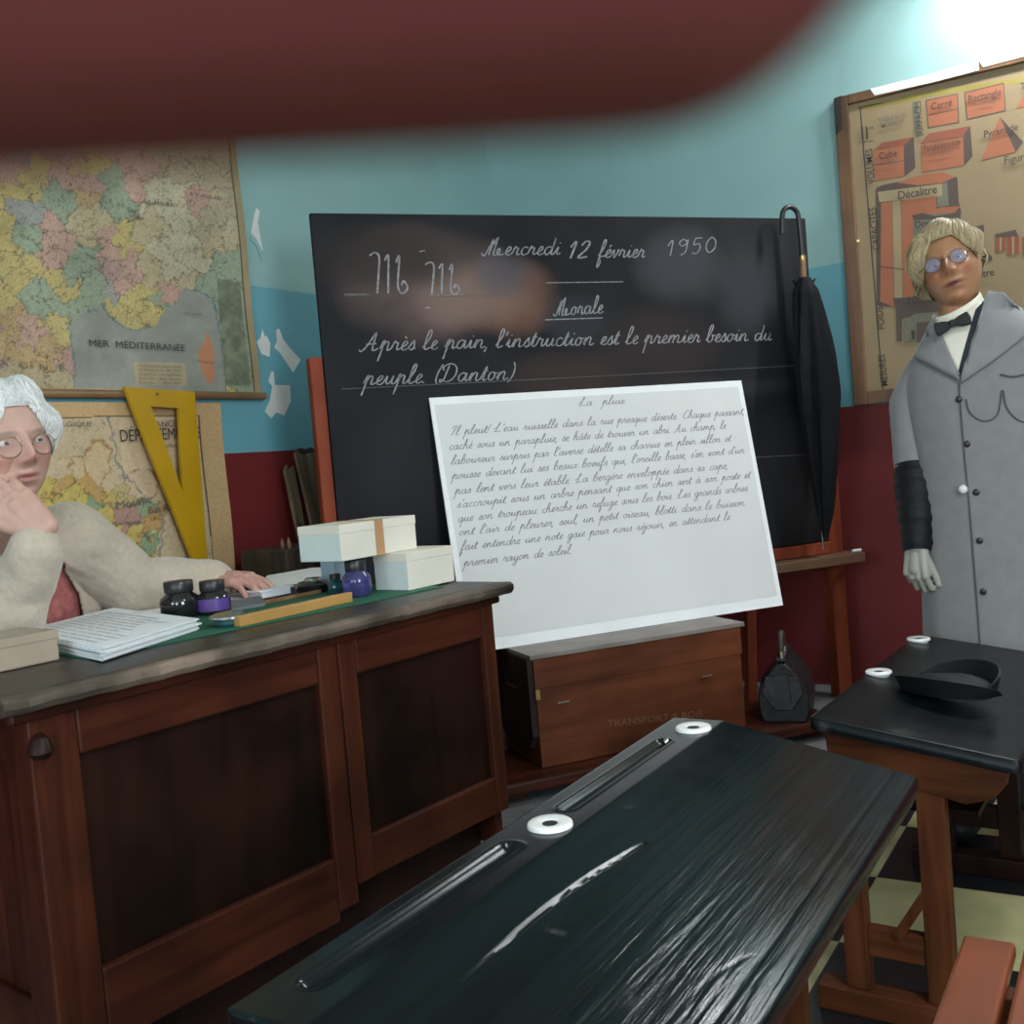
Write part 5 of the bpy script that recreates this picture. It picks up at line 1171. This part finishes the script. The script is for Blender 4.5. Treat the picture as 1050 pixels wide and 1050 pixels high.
# cap on the far desk
u_, v_ = l2d(972, 708, .63); P = Vector((-.636, 2.14, 0)) + Matrix.Rotation(-.049, 3, 'Z') @ Vector((u_, v_, .628))
t = thing('cloth_cap', 'folded black cloth cap lying on the dusty desk by the mannequin', 'cap', P, -.35)
def capmesh(rx, ry, hh, ph=0):
    rings = []
    for j in range(9):
        s = j / 8; r = math.cos(s * PI / 2 * .96); z = hh * math.sin(s * PI / 2)
        rings.append([(rx * r * math.cos(a) * (1 + .05 * math.sin(3 * a + ph)), ry * r * math.sin(a), z + .006 * math.sin(2 * a + ph) * r) for a in [2 * PI * k / 36 for k in range(36)]])
    return rings
MB().rings([[(x, y, 0) for x, y, z in capmesh(.105, .060, .05)[0]]] + capmesh(.105, .062, .040)).build('crown', 'satin', t, smooth=True)
def flap(nm, a0, a1, rx, ry, ht, out, m='satin'):
    rows = []
    for k in range(29):
        u = k / 28; a = a0 + (a1 - a0) * u; h = ht * math.sin(PI * u) ** .7 + .004
        rows.append([(rx * math.cos(a), ry * math.sin(a), .001), ((rx + out) * math.cos(a), (ry + out) * math.sin(a), h), ((rx + out - .005) * math.cos(a), (ry + out - .005) * math.sin(a), h + .002), ((rx - .006) * math.cos(a), (ry - .006) * math.sin(a), .001)])
    return MB().rings(rows).build(nm, m, t, smooth=True)
flap('peak', PI * .95, PI * 2.02, .108, .066, .040, .014); flap('ear_flap', PI * -.20, PI * .85, .106, .064, .058, .012)
# bench
t = thing('bench', 'red-brown slatted bench on the pupils\' side of the glossy black desk', 'bench', (-.29, 1.23, 0))
for k in range(3):
    MB().box((.004 + .086 * k, -.55, .405), (.078 + .086 * k, .47, .43)).build('slat', 'bench_wood', t, bevel=.006)
for y in (-.40, .36):
    MB().box((.03, y - .02, .35), (.24, y + .02, .405)).build('bearer', 'apron_wood', t, bevel=.003); MB().box((.10, y - .02, .062), (.16, y + .02, .35)).build('leg', 'orange_wood', t, bevel=.003); MB().box((.06, y - .035, 0), (.30, y + .035, .062)).build('foot', 'apron_wood', t, bevel=.003)

# ------------------------------------------------------------------ hair
def hair(name, Mx, m, parent, vol, seed, strands, wave, part=0.0, thr_fn=None, rad=(.0055, .002), curly=False, wavy=0):
    """a thick cap of hair in head space with many locks lying over it"""
    r = random.Random(seed)
    def up_(th, ph): return math.sin(ph) - thr_fn(math.cos(ph) * math.sin(th), -math.cos(ph) * math.cos(th))
    def surf(th, ph, extra=0):
        x, y, z = math.cos(ph) * math.sin(th), -math.cos(ph) * math.cos(th), math.sin(ph)
        w = noise.noise(Vector((x * 2.6 + seed, y * 2.6, z * 2.6))) * wave
        f = min(1, max(0, up_(th, ph) / .30)); k = (vol + w) * (.12 + .88 * math.sin(f * PI / 2)) + extra + .001
        return Vector(((.077 + k) * x, (.097 + k) * y * (1 if y < 0 else 1.02), (.118 + k * .9) * z))
    nu, nv = 128, 84; cap = MB(); vs = []
    for j in range(nv + 1):
        ph = PI * (j / nv - .5)
        for i in range(nu): vs.append((2 * PI * i / nu - PI, ph))
    pts = [surf(a, b) for a, b in vs]
    def ok(th, ph): return up_(th, ph) > 0
    fs = []
    for j in range(nv):
        for i in range(nu):
            a = vs[j * nu + i]
            if ok(a[0], a[1]) or ok(a[0], a[1] + PI / nv): fs.append((j * nu + i, j * nu + (i + 1) % nu, (j + 1) * nu + (i + 1) % nu, (j + 1) * nu + i))
    cap.add([Mx @ p for p in pts], fs, m[0])
    lk = cap
    for k in range(strands):
        th = r.uniform(-PI, PI)
        if curly:
            ph = math.asin(r.uniform(-.6, 1))
            if not ok(th, ph - .05): continue
            a = -PI / 2 + 4.6 * noise.noise(Vector((th * 1.5, ph * 1.9, seed))) + r.uniform(-.4, .4); L = r.uniform(.25, .5); bend = r.uniform(-1, 1) + 4 * noise.noise(Vector((th * 2, ph * 2, seed + 7))); n = 9; path = []; x, y = th, ph
            for q in range(n + 1):
                if up_(x, y) < .0 and len(path) > 3: break
                t_ = q / n; path.append(Mx @ surf(x, max(-1.2, min(1.5, y)), .0015 + .0045 * math.sin(t_ * PI)))
                x += L / n * math.cos(a) / max(.35, math.cos(y)); y += L / n * math.sin(a) - .012; a += bend / n
            lk.tube(path, [rad[0] * (.25 + .75 * math.sin(PI * (.12 + .76 * q / n))) for q in range(len(path))], 6, r.choice(m)); continue
        end = PI / 2
        for q in range(60):
            ph = PI / 2 - q * PI / 66
            if not ok(th, ph): break
            end = ph
        n = 12; jit = r.uniform(-.10, .10); ex = r.uniform(.0, .005); p0 = PI / 2 - r.uniform(.05, .45)
        if end > p0 - .15: continue
        path = []
        for q in range(n + 1):
            t_ = q / n; ph = p0 + (end - r.uniform(-.03, .05) - p0) * t_ if q == n else p0 + (end - p0) * t_
            a = th + jit * math.sin(t_ * 3) + part * (1 - t_) ** 2 + wavy * math.sin(t_ * 9 + 5 * noise.noise(Vector((th, seed, 0))) + r.uniform(-.5, .5)); path.append(Mx @ surf(a, ph, ex * math.sin(t_ * PI) + .0012 * math.sin(q * 1.3 + k) + .0005))
        lk.tube(path, [rad[0] * (.3 + .7 * math.sin(PI * min(1, q / n * .8 + .2))) * (1 if q < n else .25) for q in range(n + 1)], 6, r.choice(m))
    o = cap.build(name, None, parent, smooth=True)
    bm = bmesh.new(); bm.from_mesh(o.data); bmesh.ops.delete(bm, geom=[v for v in bm.verts if not v.link_faces], context='VERTS'); bm.to_mesh(o.data); bm.free()
    return o
def spectacles(parent, Mx, lens_m, wire_m, r, sep, y, z, tilt=0, clear=True):
    mb = MB()
    for s in (-1, 1):
        c = Vector((s * sep, y, z)); ring = [Mx @ (c + Vector((r * math.cos(a), .004 * abs(math.cos(a)) * 0 + abs(s * sep + r * math.cos(a)) ** 2 * 2.2, r * .92 * math.sin(a)))) for a in [2 * PI * k / 24 for k in range(25)]]
        mb.tube(ring, .0011, 6)
        tp = [Mx @ Vector((s * (sep + r), y + (sep + r) ** 2 * 2.2, z + .004)), Mx @ Vector((s * .078, y + .045, z + .006)), Mx @ Vector((s * .081, .015, z + .004))]; mb.tube(tp, .0011, 6)
    mb.tube([Mx @ Vector((x, y - .003 + .003 * abs(x) / .01, z + .004 + .003 * (1 - (x / .012) ** 2))) for x in np.linspace(-(sep - r), sep - r, 7)], .0012, 6)
    g = mb.build('spectacles', wire_m, parent, smooth=True)
    for s in (-1, 1):
        q = MB(); vs = [Mx @ (Vector((s * sep + r * .97 * math.cos(a), y + abs(s * sep + r * math.cos(a)) ** 2 * 2.2, z + r * .89 * math.sin(a)))) for a in [2 * PI * k / 24 for k in range(24)]]
        q.add(vs, [tuple(range(24))]); q.build('lens', lens_m, g)
    return g
def eyes(parent, Mx, look=(0, 0), dy=0, slit=.62):
    for s in (-1, 1):
        c = Vector((s * .0315, -.0690 + dy, .0105)); o = MB().lathe([(.0116 * math.sin(a), -.0116 * math.cos(a)) for a in np.linspace(.02, PI - .02, 14)], n=20).build('eye', 'eye', parent, smooth=True)
        R = Mx.to_3x3()
        for v in o.data.vertices: v.co.z *= slit; v.co = Mx @ (c + v.co)
        d = Vector((look[0], -1, look[1])).normalized(); o2 = MB().lathe([(.0054, 0), (.0050, .0012), (.001, .0018)], n=18).build('iris', 'iris', o, smooth=True)
        q = d.to_track_quat('Z', 'Y').to_matrix()
        for v in o2.data.vertices: w_ = d * .0110 + q @ v.co; w_.z *= slit * 1.1; v.co = Mx @ (c + w_)

# ------------------------------------------------------------------ the seated woman
HL = Matrix.Translation((-1.997, 1.307, 1.330)) @ Matrix.Rotation(math.radians(79), 4, 'Z') @ Matrix.Rotation(math.radians(-4), 4, 'Y') @ Matrix.Rotation(math.radians(3), 4, 'X') @ Matrix.Scale(1.05, 4)
# her body, desk height 0.93 in front of her
lady = thing('person', 'white-haired woman in glasses and beige cardigan seated at the desk, cheek on her hand', 'person', (-2.25, 1.32, .2))
shR, elR, wrR = Vector((-2.18, 1.12, 1.12)), dep(12, 642, 2.10), dep(41, 554, 2.05)
shL, elL, wrL = dep(72, 556, 2.42), dep(142, 600, 2.54), dep(222, 594, 2.68)
elR.z = max(elR.z, .985)
pelvis, chest, neck0 = Vector((-2.31, 1.38, .66)), Vector((-2.25, 1.385, .98)), Vector((-2.12, 1.325, 1.165))
cam_r, cam_u = Vector(CR), Vector(CU)
hR = hand_caps(dep(42, 544, 2.045), -cam_r * .74 + cam_u * .66 + CF * .16, -CF + cam_r * .35 + cam_u * .25, -cam_r * .6 - cam_u * .7, curl=(.14, .10, .10, .12), size=1.04, thumb=(.55, .05), spread=.03)
hL = hand_caps(wrL, (dep(272, 607, 2.60) - wrL) + Vector((0, 0, .03)), Vector((.25, -.1, 1)), Vector((.9, .2, 0)), curl=(.38, .42, .45, .5), size=1.06, thumb=(.55, .35), spread=.05)
caps = [('e', pelvis, (.14, .17, .12)), (pelvis, .12, chest, .11), (chest, .11, chest + Vector((.05, 0, .10)), .09), (neck0 + Vector((-.04, 0, -.03)), .06, HL @ Vector((0, .02, -.07)), .050),
        (chest + Vector((.02, -.08, .10)), .07, shR, .055), (chest + Vector((.02, .08, .10)), .07, shL, .055), (shR, .05, elR, .04), (elR, .038, wrR, .026), (shL, .05, elL, .038), (elL, .036, wrL, .025)] + hR + hL
for s in (-1, 1):
    kn = Vector((-1.90, 1.30 + s * .11, .62)); caps += [(pelvis + Vector((.05, s * .08, 0)), .085, kn, .065), (kn, .06, Vector((-1.95, 1.30 + s * .11, .30)), .042), (Vector((-1.95, 1.30 + s * .11, .26)), .038, Vector((-1.80, 1.30 + s * .12, .235)), .034)]
body = blob('body', caps, head_shape(HL, True, .26), voxel=.0026, smooth=2, m='skin', parent=lady, factor=.3)
fp = face_paint(HL.inverted(), (.56, .35, .28), (.42, .17, .15), (.40, .32, .28), .55, .020)
handc = np.array([hit(250, 600, (0, 0, 1), .95), wrR])
def lady_paint(co):
    c = fp(co)
    for p in (np.array(wrL), np.array(hL[3][2])):
        d = np.linalg.norm(co - p, axis=1); w = np.clip(1 - d / .16, 0, 1)[:, None] * .8; c = c * (1 - w) + np.array([.52, .27, .22]) * w
    n = np.sin(co[:, 0] * 90 + np.sin(co[:, 2] * 60)) * np.sin(co[:, 1] * 80 + 2 * np.sin(co[:, 2] * 70)); return c * (1 + .05 * n)[:, None]
paint(body, lady_paint)
eyes(lady, HL, (.25, .02))
spectacles(lady, HL, 'glass', 'wire', .0215, .0325, -.100, .003)
hair('hair', HL, ['white_hair', 'white_hair', 'grey_hair'], lady, .015, 4, 1300, .022, .15, lambda x, y: (.66 if abs(x) < .30 else .66 - (abs(x) - .30) / .45 * .58) if y < -.15 else (-.02 if y < .3 else -.55), (.0046, .002), False, .10)
# clothing
fw_ = .016
cc = [('e', pelvis, (.165, .20, .13))] + [(pelvis + Vector((0, o_, 0)), .14, chest + Vector((0, o_, 0)), .135) for o_ in (-.06, .03, .12)] + [(chest + Vector((0, o_, 0)), .135, chest + Vector((.04, o_ * .8, .09)), .11) for o_ in (-.06, .03, .12)] + [(chest, .13, chest + Vector((.03, 0, .10)), .115), (chest + Vector((.02, -.07, .09)), .095, shR, .074), (chest + Vector((.02, .07, .09)), .095, shL, .074), (neck0 + Vector((-.06, 0, -.06)), .078, neck0 + Vector((-.035, 0, .0)), .064),
      (shR, .070, elR, .058), (elR, .060, elR.lerp(wrR, .86), .044), (shL, .082, elL, .066), (elL, .064, elL.lerp(wrL, .9), .046), (elL.lerp(wrL, .80), .049, elL.lerp(wrL, .92), .048), (elR.lerp(wrR, .72), .046, elR.lerp(wrR, .86), .044)]
def knit(o):
    nrm = [v.normal.copy() for v in o.data.vertices]
    for v, n in zip(o.data.vertices, nrm):
        p = v.co; w = noise.noise(p * 9) * .014 + noise.noise(Vector((p.x * 26, p.y * 12, p.z * 26))) * .005; v.co = p + n * w
        if (p - wrR).length < .03 or (p - wrL).length < .03: continue
def vcut(p):
    zc = p.z; yc = np.interp(zc, [.85, 1.0, 1.15], [1.50, 1.475, 1.37]); w = np.interp(zc, [.85, 1.0, 1.2], [.05, .05, .075])
    arm = min((p - elR.lerp(wrR, a)).length for a in (.0, .25, .5, .75, 1)) < .085
    return not (abs(p.y - yc) < w and p.x > -2.16 and not arm)
cg = blob('cardigan', cc, voxel=.0042, smooth=10, m='cardigan', parent=lady)
knit(cg)
keep_faces(cg, vcut)
s_ = cg.modifiers.new('cloth', 'SOLIDIFY'); s_.thickness = .007; s_.offset = 1
blob('blouse', [(pelvis + Vector((0, o_, 0)), .13, chest + Vector((0, o_, 0)), .126) for o_ in (-.06, .03, .115)] + [(chest + Vector((0, o_, 0)), .126, chest + Vector((.04, o_ * .8, .09)), .10) for o_ in (-.06, .03, .115)] + [(chest, .12, chest + Vector((.03, 0, .09)), .105), (chest + Vector((.02, -.06, .09)), .08, shR, .05), (chest + Vector((.02, .06, .09)), .08, shL, .05), (neck0 + Vector((-.06, 0, -.07)), .066, neck0 + Vector((-.04, 0, -.02)), .058)], voxel=.007, smooth=5, m='blouse', parent=lady)
sk = [('e', pelvis + Vector((0, 0, -.02)), (.17, .205, .12))]
for s in (-1, 1): kn = Vector((-1.90, 1.30 + s * .11, .63)); sk += [(pelvis + Vector((.03, s * .07, -.01)), .125, kn, .085), (kn, .085, Vector((-1.96, 1.30 + s * .11, .36)), .075)]
blob('skirt', sk, voxel=.01, smooth=6, m='navy', parent=lady)
for ch in [c for c in COL.objects if c.parent == lady]: ch.location = -lady.location
# her chair
t = thing('chair', 'plain wooden chair under the seated woman behind the desk', 'chair', (-2.30, 1.30, .2))
MB().box((-.17, -.21, .315), (.20, .21, .345)).build('seat', 'old_wood', t, bevel=.006)
for x in (-.15, .17):
    for y in (-.18, .18): MB().box((x - .017, y - .017, 0), (x + .017, y + .017, .315)).build('leg', 'old_wood', t)
for y in (-.18, .18): MB().bar((-.168, y, .345), (-.215, y, .62), .03, .03, (0, 1, 0)).build('back_post', 'old_wood', t)
MB().box((-.235, -.2, .50), (-.212, .2, .60)).build('backrest', 'old_wood', t, bevel=.004)

# ------------------------------------------------------------------ the mannequin
MX, MY = -.425, 3.36
man = thing('mannequin', 'fair-haired mannequin in a grey smock and bow tie standing by the framed chart', 'mannequin', (MX, MY, 0))
HM = Matrix.Translation((-.484 - MX, .005, 1.664)) @ Matrix.Rotation(.06, 4, 'Z') @ Matrix.Rotation(math.radians(-14), 4, 'Y') @ Matrix.Rotation(math.radians(-7), 4, 'X') @ Matrix.Scale(1.03, 4)
def mv(x, y, z): return Vector((x, y, z))
shA, elA, wrA = mv(-.160, -.0, 1.36), mv(-.185, -.05, 1.11), mv(-.180, -.125, .868)      # his right arm, on the left in the photograph
shB, elB, wrB = mv(.165, .0, 1.43), mv(.25, .02, 1.16), mv(.25, -.06, .90)
hA = hand_caps(wrA, mv(-.06, -.12, -1), mv(-.35, -.95, 0), mv(.9, -.3, 0), curl=(.75, .85, .9, .95), size=1.0, thumb=(.45, .45), spread=.10)
hB = hand_caps(wrB, mv(.04, -.10, -1), mv(.8, -.5, 0), mv(-.5, -.8, 0), curl=(.35, .45, .5, .55), size=.98, thumb=(.35, .35), spread=.05)
caps = [(mv(0, 0, .95), .14, mv(0, .01, 1.3), .13), (mv(-.05, .0, 1.42), .06, HM @ Vector((0, .02, -.07)), .056), (mv(0, 0, 1.36), .08, shA, .042), (mv(0, 0, 1.38), .08, shB, .042), (shA, .042, elA, .04), (elA, .038, wrA, .026), (shB, .042, elB, .04), (elB, .038, wrB, .026)] + hA + hB
for s in (-1, 1): caps += [(mv(s * .08, 0, .93), .09, mv(s * .09, -.01, .5), .06), (mv(s * .09, -.01, .5), .058, mv(s * .09, .02, .1), .04), (mv(s * .09, .02, .06), .04, mv(s * .10, -.13, .04), .035)]
body = blob('body', caps, head_shape(HM, False, .22), voxel=.0028, smooth=2, m='wax', parent=man, factor=.3)
fm = face_paint(HM.inverted(), (.42, .215, .115), (.17, .035, .03), (.20, .13, .06), .6, .022)
def man_paint(co):
    c = fm(co); w = np.clip((1.0 - co[:, 2]) / .06, 0, 1)[:, None]; return c * (1 - w) + np.array([.34, .33, .29]) * w
paint(body, man_paint)
eyes(man, HM)
spectacles(man, HM, 'blue_reflection_glass', 'dark_wire', .0215, .0345, -.106, .008)
hair('hair', HM, ['blond', 'blond_light', 'blond_dark'], man, .029, 9, 1100, .018, .8, lambda x, y: ((.70 if abs(x) < .38 else .70 - (abs(x) - .38) / .45 * (.66 if x < 0 else .48)) if y < -.15 else (((-.02 if x < 0 else .16) if y < .3 else (-.4 if x < .3 else -.1)))), (.0048, .002))
# shirt front, collar, waistcoat edge, tie
nk = mv(-.040, -.012, 1.535)
mb = MB(); rows = []
for (z, rx, ry, oy, ox) in ((1.475, .082, .082, .0, .006), (1.515, .074, .074, -.004, .002), (1.562, .068, .068, -.008, -.008), (1.566, .063, .063, -.008, -.008)):
    rows.append([(nk.x + ox + rx * math.sin(a), nk.y + oy - ry * math.cos(a), z - .026 * math.cos(a) + .022 * math.sin(a)) for a in [2 * PI * k / 40 for k in range(40)]])
MB().rings(rows, cap=False).build('collar', 'shirt', man, smooth=True)
def front(x, z, o=0):      # the chest surface of the smock
    return -(.150 + .010 * math.sin((z - .5) * 5)) * math.sqrt(max(.02, 1 - ((x - .01) / .225) ** 2)) - o
def sheet(name, pts, m, th, sub=10, off=0, parent=man):
    """a piece of cloth outlined in x, z laid over the chest"""
    bm = bmesh.new(); vv = [bm.verts.new((x, 0, z)) for x, z in pts]; f = bm.faces.new(vv); bmesh.ops.triangulate(bm, faces=[f]); bmesh.ops.subdivide_edges(bm, edges=bm.edges, cuts=6, use_grid_fill=True)
    for v in bm.verts: v.co.y = front(v.co.x, v.co.z, off)
    bmesh.ops.recalc_face_normals(bm, faces=bm.faces); me = bpy.data.meshes.new(name); bm.to_mesh(me); bm.free()
    if me.polygons and sum(p.normal.y for p in me.polygons) > 0: me.flip_normals()
    me.materials.append(M[m]); me.polygons.foreach_set('use_smooth', [True] * len(me.polygons)); o = bpy.data.objects.new(name, me); COL.objects.link(o); o.parent = parent
    s = o.modifiers.new('cloth', 'SOLIDIFY'); s.thickness = th; s.offset = 1; return o
# smock
levels = [(.42, .215, .150, .015), (.6, .205, .148, .01), (.8, .198, .150, .008), (1.0, .196, .152, .006), (1.15, .200, .156, .004), (1.27, .208, .156, .0), (1.37, .208, .148, -.002), (1.43, .192, .126, -.004), (1.475, .150, .106, -.012), (1.515, .105, .09, -.03), (1.54, .085, .08, -.04)]
rows = []
for z, rx, ry, ox in levels:
    ring = []
    for k in range(72):
        a = 2 * PI * k / 72; sx, cy = math.sin(a), -math.cos(a); f = 1 + (.018 * math.sin(a * 9 + z * 3) + .012 * math.sin(a * 5 - z * 7)) * (1 if z < 1.3 else .2) * (.4 + .6 * max(0, 1.2 - z))
        sl = .10 * (sx * (1 if z > 1.2 else max(0, (z - .9) / .3)))            # the shoulders slope down to his right
        ring.append((ox + rx * f * np.sign(sx) * abs(sx) ** .85, ry * f * np.sign(cy) * abs(cy) ** .85, z + sl * .42 * min(1, max(0, z - 1.1) / .25)))
    rows.append(ring)
fr_ = rows
from mathutils.bvhtree import BVHTree
sm = MB().rings(rows).build('smock', 'smock', man, smooth=True)
sm.modifiers.new('sub', 'SUBSURF').render_levels = 1
bpy.context.view_layer.update()
_me = bpy.data.meshes.new_from_object(sm.evaluated_get(bpy.context.evaluated_depsgraph_get()))
BV = BVHTree.FromPolygons([v.co[:] for v in sm.data.vertices], [tuple(p.vertices) for p in sm.data.polygons])
def front(x, z, o=0):
    h = BV.ray_cast(Vector((x, -1, z)), Vector((0, 1, 0)))
    return (h[0].y if h[0] else -.05) - o
def slv(nm, a, b, c, r, m, lump=0.0, n=26):
    path = []; rr = []
    for i in range(n + 1):
        t_ = i / n; p = a.lerp(b, t_ * 2) if t_ < .5 else b.lerp(c, t_ * 2 - 1); path.append(p)
        rr.append(np.interp(t_, [0, .15, .5, 1], r) * (1 + lump * math.sin(i * 1.9) + lump * .6 * math.sin(i * .8 + 1)))
    return MB().tube(path, rr, 22, None).build(nm, m, man, smooth=True)
slv('sleeve', mv(-.112, .005, 1.425), mv(-.190, -.015, 1.29), mv(-.187, -.05, 1.10), [.048, .066, .064, .057], 'smock', .008)
slv('sleeve_cover', mv(-.187, -.048, 1.115), mv(-.181, -.085, .99), wrA + mv(0, 0, -.01), [.050, .061, .056, .040], 'satin', .05)
slv('sleeve', mv(.13, .005, 1.515), mv(.232, 0, 1.37), mv(.25, .02, 1.14), [.048, .068, .064, .057], 'smock', .008)
slv('sleeve_cover', mv(.25, .018, 1.15), mv(.25, -.02, 1.02), wrB + mv(0, 0, -.01), [.050, .060, .055, .040], 'satin', .05)
V0, V1, V2 = (-.118, 1.475), (.045, 1.52), (-.046, 1.285)
sheet('shirt_front', [(-.108, 1.525), (-.03, 1.52), (.025, 1.56), (.050, 1.50), (-.032, 1.355)], 'shirt', .002, off=.004)
sheet('waistcoat_edge', [(.012, 1.535), (.048, 1.575), (.062, 1.53), (-.026, 1.35), (-.034, 1.365)], 'navy', .003, off=.0055)
sheet('lapel', [(-.100, 1.535), (-.125, 1.505), (-.170, 1.425), (-.130, 1.405), (-.030, 1.340), (-.040, 1.375)], 'lapel', .005, off=.007)
sheet('lapel', [(.046, 1.585), (.085, 1.575), (.150, 1.49), (.112, 1.46), (.140, 1.445), (.060, 1.385), (-.030, 1.330), (-.024, 1.352), (.060, 1.51)], 'lapel', .005, off=.0085)
def seam(pts, r, m='seam', nm='seam'):
    mb = MB(); q = spline(pts, 6); mb.tube([(x, front(x, z, .003), z) for x, z in q], r, 6); return mb.build(nm, m, man, smooth=True)
seam([(-.034, 1.33), (-.032, 1.20), (-.026, .95), (-.022, .7), (-.02, .45)], .0022, nm='front_seam')
seam([(-.018, 1.285), (-.008, 1.245), (.025, 1.220), (.060, 1.235), (.074, 1.30)], .002, nm='pocket_edge')
seam([(.078, 1.30), (.085, 1.25), (.115, 1.212), (.155, 1.215), (.175, 1.30)], .002, nm='pocket_edge'); seam([(.072, 1.345), (.11, 1.335), (.175, 1.35)], .003, nm='pocket_edge')
for (x, z) in ((-.036, 1.287), (-.022, 1.160), (-.006, 1.022), (-.005, .885), (-.004, .74)):
    MB().lathe([(.0085, 0), (.0095, .003), (.007, .005), (.001, .0045)], (x, front(x, z, .001), z), 18, ax=Matrix.Rotation(PI / 2, 3, 'X')).build('button', 'button', man, smooth=True)
lab(MB().lathe([(.013 * math.sin(a), -.013 * math.cos(a)) for a in np.linspace(.05, PI - .05, 10)], (-.040, front(-.04, 1.03, .006), 1.032), 16).build('bead', 'white_button', man, smooth=True), 'white bead on the smock front')
# bow tie
bc = mv(-.045, front(-.045, 1.49, .022), 1.502); ti = math.radians(14)
mb = MB(); Rb = Matrix.Rotation(-ti, 3, 'Y')
for s in (-1, 1):
    pts = [(0, -.007), (s * .022, -.017), (s * .047, -.021), (s * .05, 0), (s * .046, .019), (s * .022, .015), (0, .007)]
    mb.prism([bc + Rb @ Vector((x, -.004 - .1 * abs(x) * 0, z)) for x, z in pts], Vector((0, -.012, 0)))
mb.box((-.009, -.022, -.010), (.009, .0, .010), None, Rb, bc)
mb.build('bow_tie', 'bow', man, bevel=.004)
tr = []
for s in (-1, 1): tr += [(mv(s * .08, 0, .95), .105, mv(s * .09, -.01, .5), .085), (mv(s * .09, -.01, .5), .085, mv(s * .09, .01, .12), .075)]
blob('trousers', tr, voxel=.01, smooth=4, m='navy', parent=man)
sh = []
for s in (-1, 1): sh += [(mv(s * .09, .03, .055), .052, mv(s * .105, -.16, .045), .042)]
blob('shoes', sh, voxel=.007, smooth=3, m='hole', parent=man)

# ------------------------------------------------------------------ fingertip across the lens
def near(x, y, d): return dep(x, y, d)
fd_ = .0305
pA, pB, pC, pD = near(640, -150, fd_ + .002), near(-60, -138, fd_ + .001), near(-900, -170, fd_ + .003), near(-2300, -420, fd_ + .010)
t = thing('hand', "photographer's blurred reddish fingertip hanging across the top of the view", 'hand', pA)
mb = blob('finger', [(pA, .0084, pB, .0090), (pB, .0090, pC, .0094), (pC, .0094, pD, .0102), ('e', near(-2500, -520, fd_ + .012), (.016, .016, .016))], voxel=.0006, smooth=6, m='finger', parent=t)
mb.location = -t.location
# nail on the far side of the fingertip
nl = MB(); rows = []
axd = (pA - pB).normalized(); up_ = CF.copy(); up_ = (up_ - axd * up_.dot(axd)).normalized(); sd_ = axd.cross(up_)
for i in range(9):
    s = -.010 + .016 * i / 8; w = .85 if i < 7 else (.70, .45)[i - 7]
    rows.append([pA + axd * s + (up_ * math.cos(b) + sd_ * math.sin(b)) * (.0087 - .0012 * max(0, s) / .006) for b in np.linspace(-w, w, 9)])
nl.add([p for r_ in rows for p in r_], [(i * 9 + j, i * 9 + j + 1, (i + 1) * 9 + j + 1, (i + 1) * 9 + j) for i in range(8) for j in range(8)])
o = nl.build('nail', 'nail', t, smooth=True); o.location = -t.location; s_ = o.modifiers.new('n', 'SOLIDIFY'); s_.thickness = .0005

# ------------------------------------------------------------------ world and view
w = bpy.data.worlds.new('world'); S.world = w; w.use_nodes = True
w.node_tree.nodes['Background'].inputs[0].default_value = (.62, .78, 1, 1); w.node_tree.nodes['Background'].inputs[1].default_value = .25
S.view_settings.view_transform = 'Standard'; S.view_settings.look = 'None'; S.view_settings.gamma = 1; S.view_settings.use_curve_mapping = False
S.view_settings.exposure = .85
S.cycles.max_bounces = 8; S.cycles.diffuse_bounces = 4; S.cycles.glossy_bounces = 4; S.cycles.transmission_bounces = 6
S.cycles.sample_clamp_indirect = 4
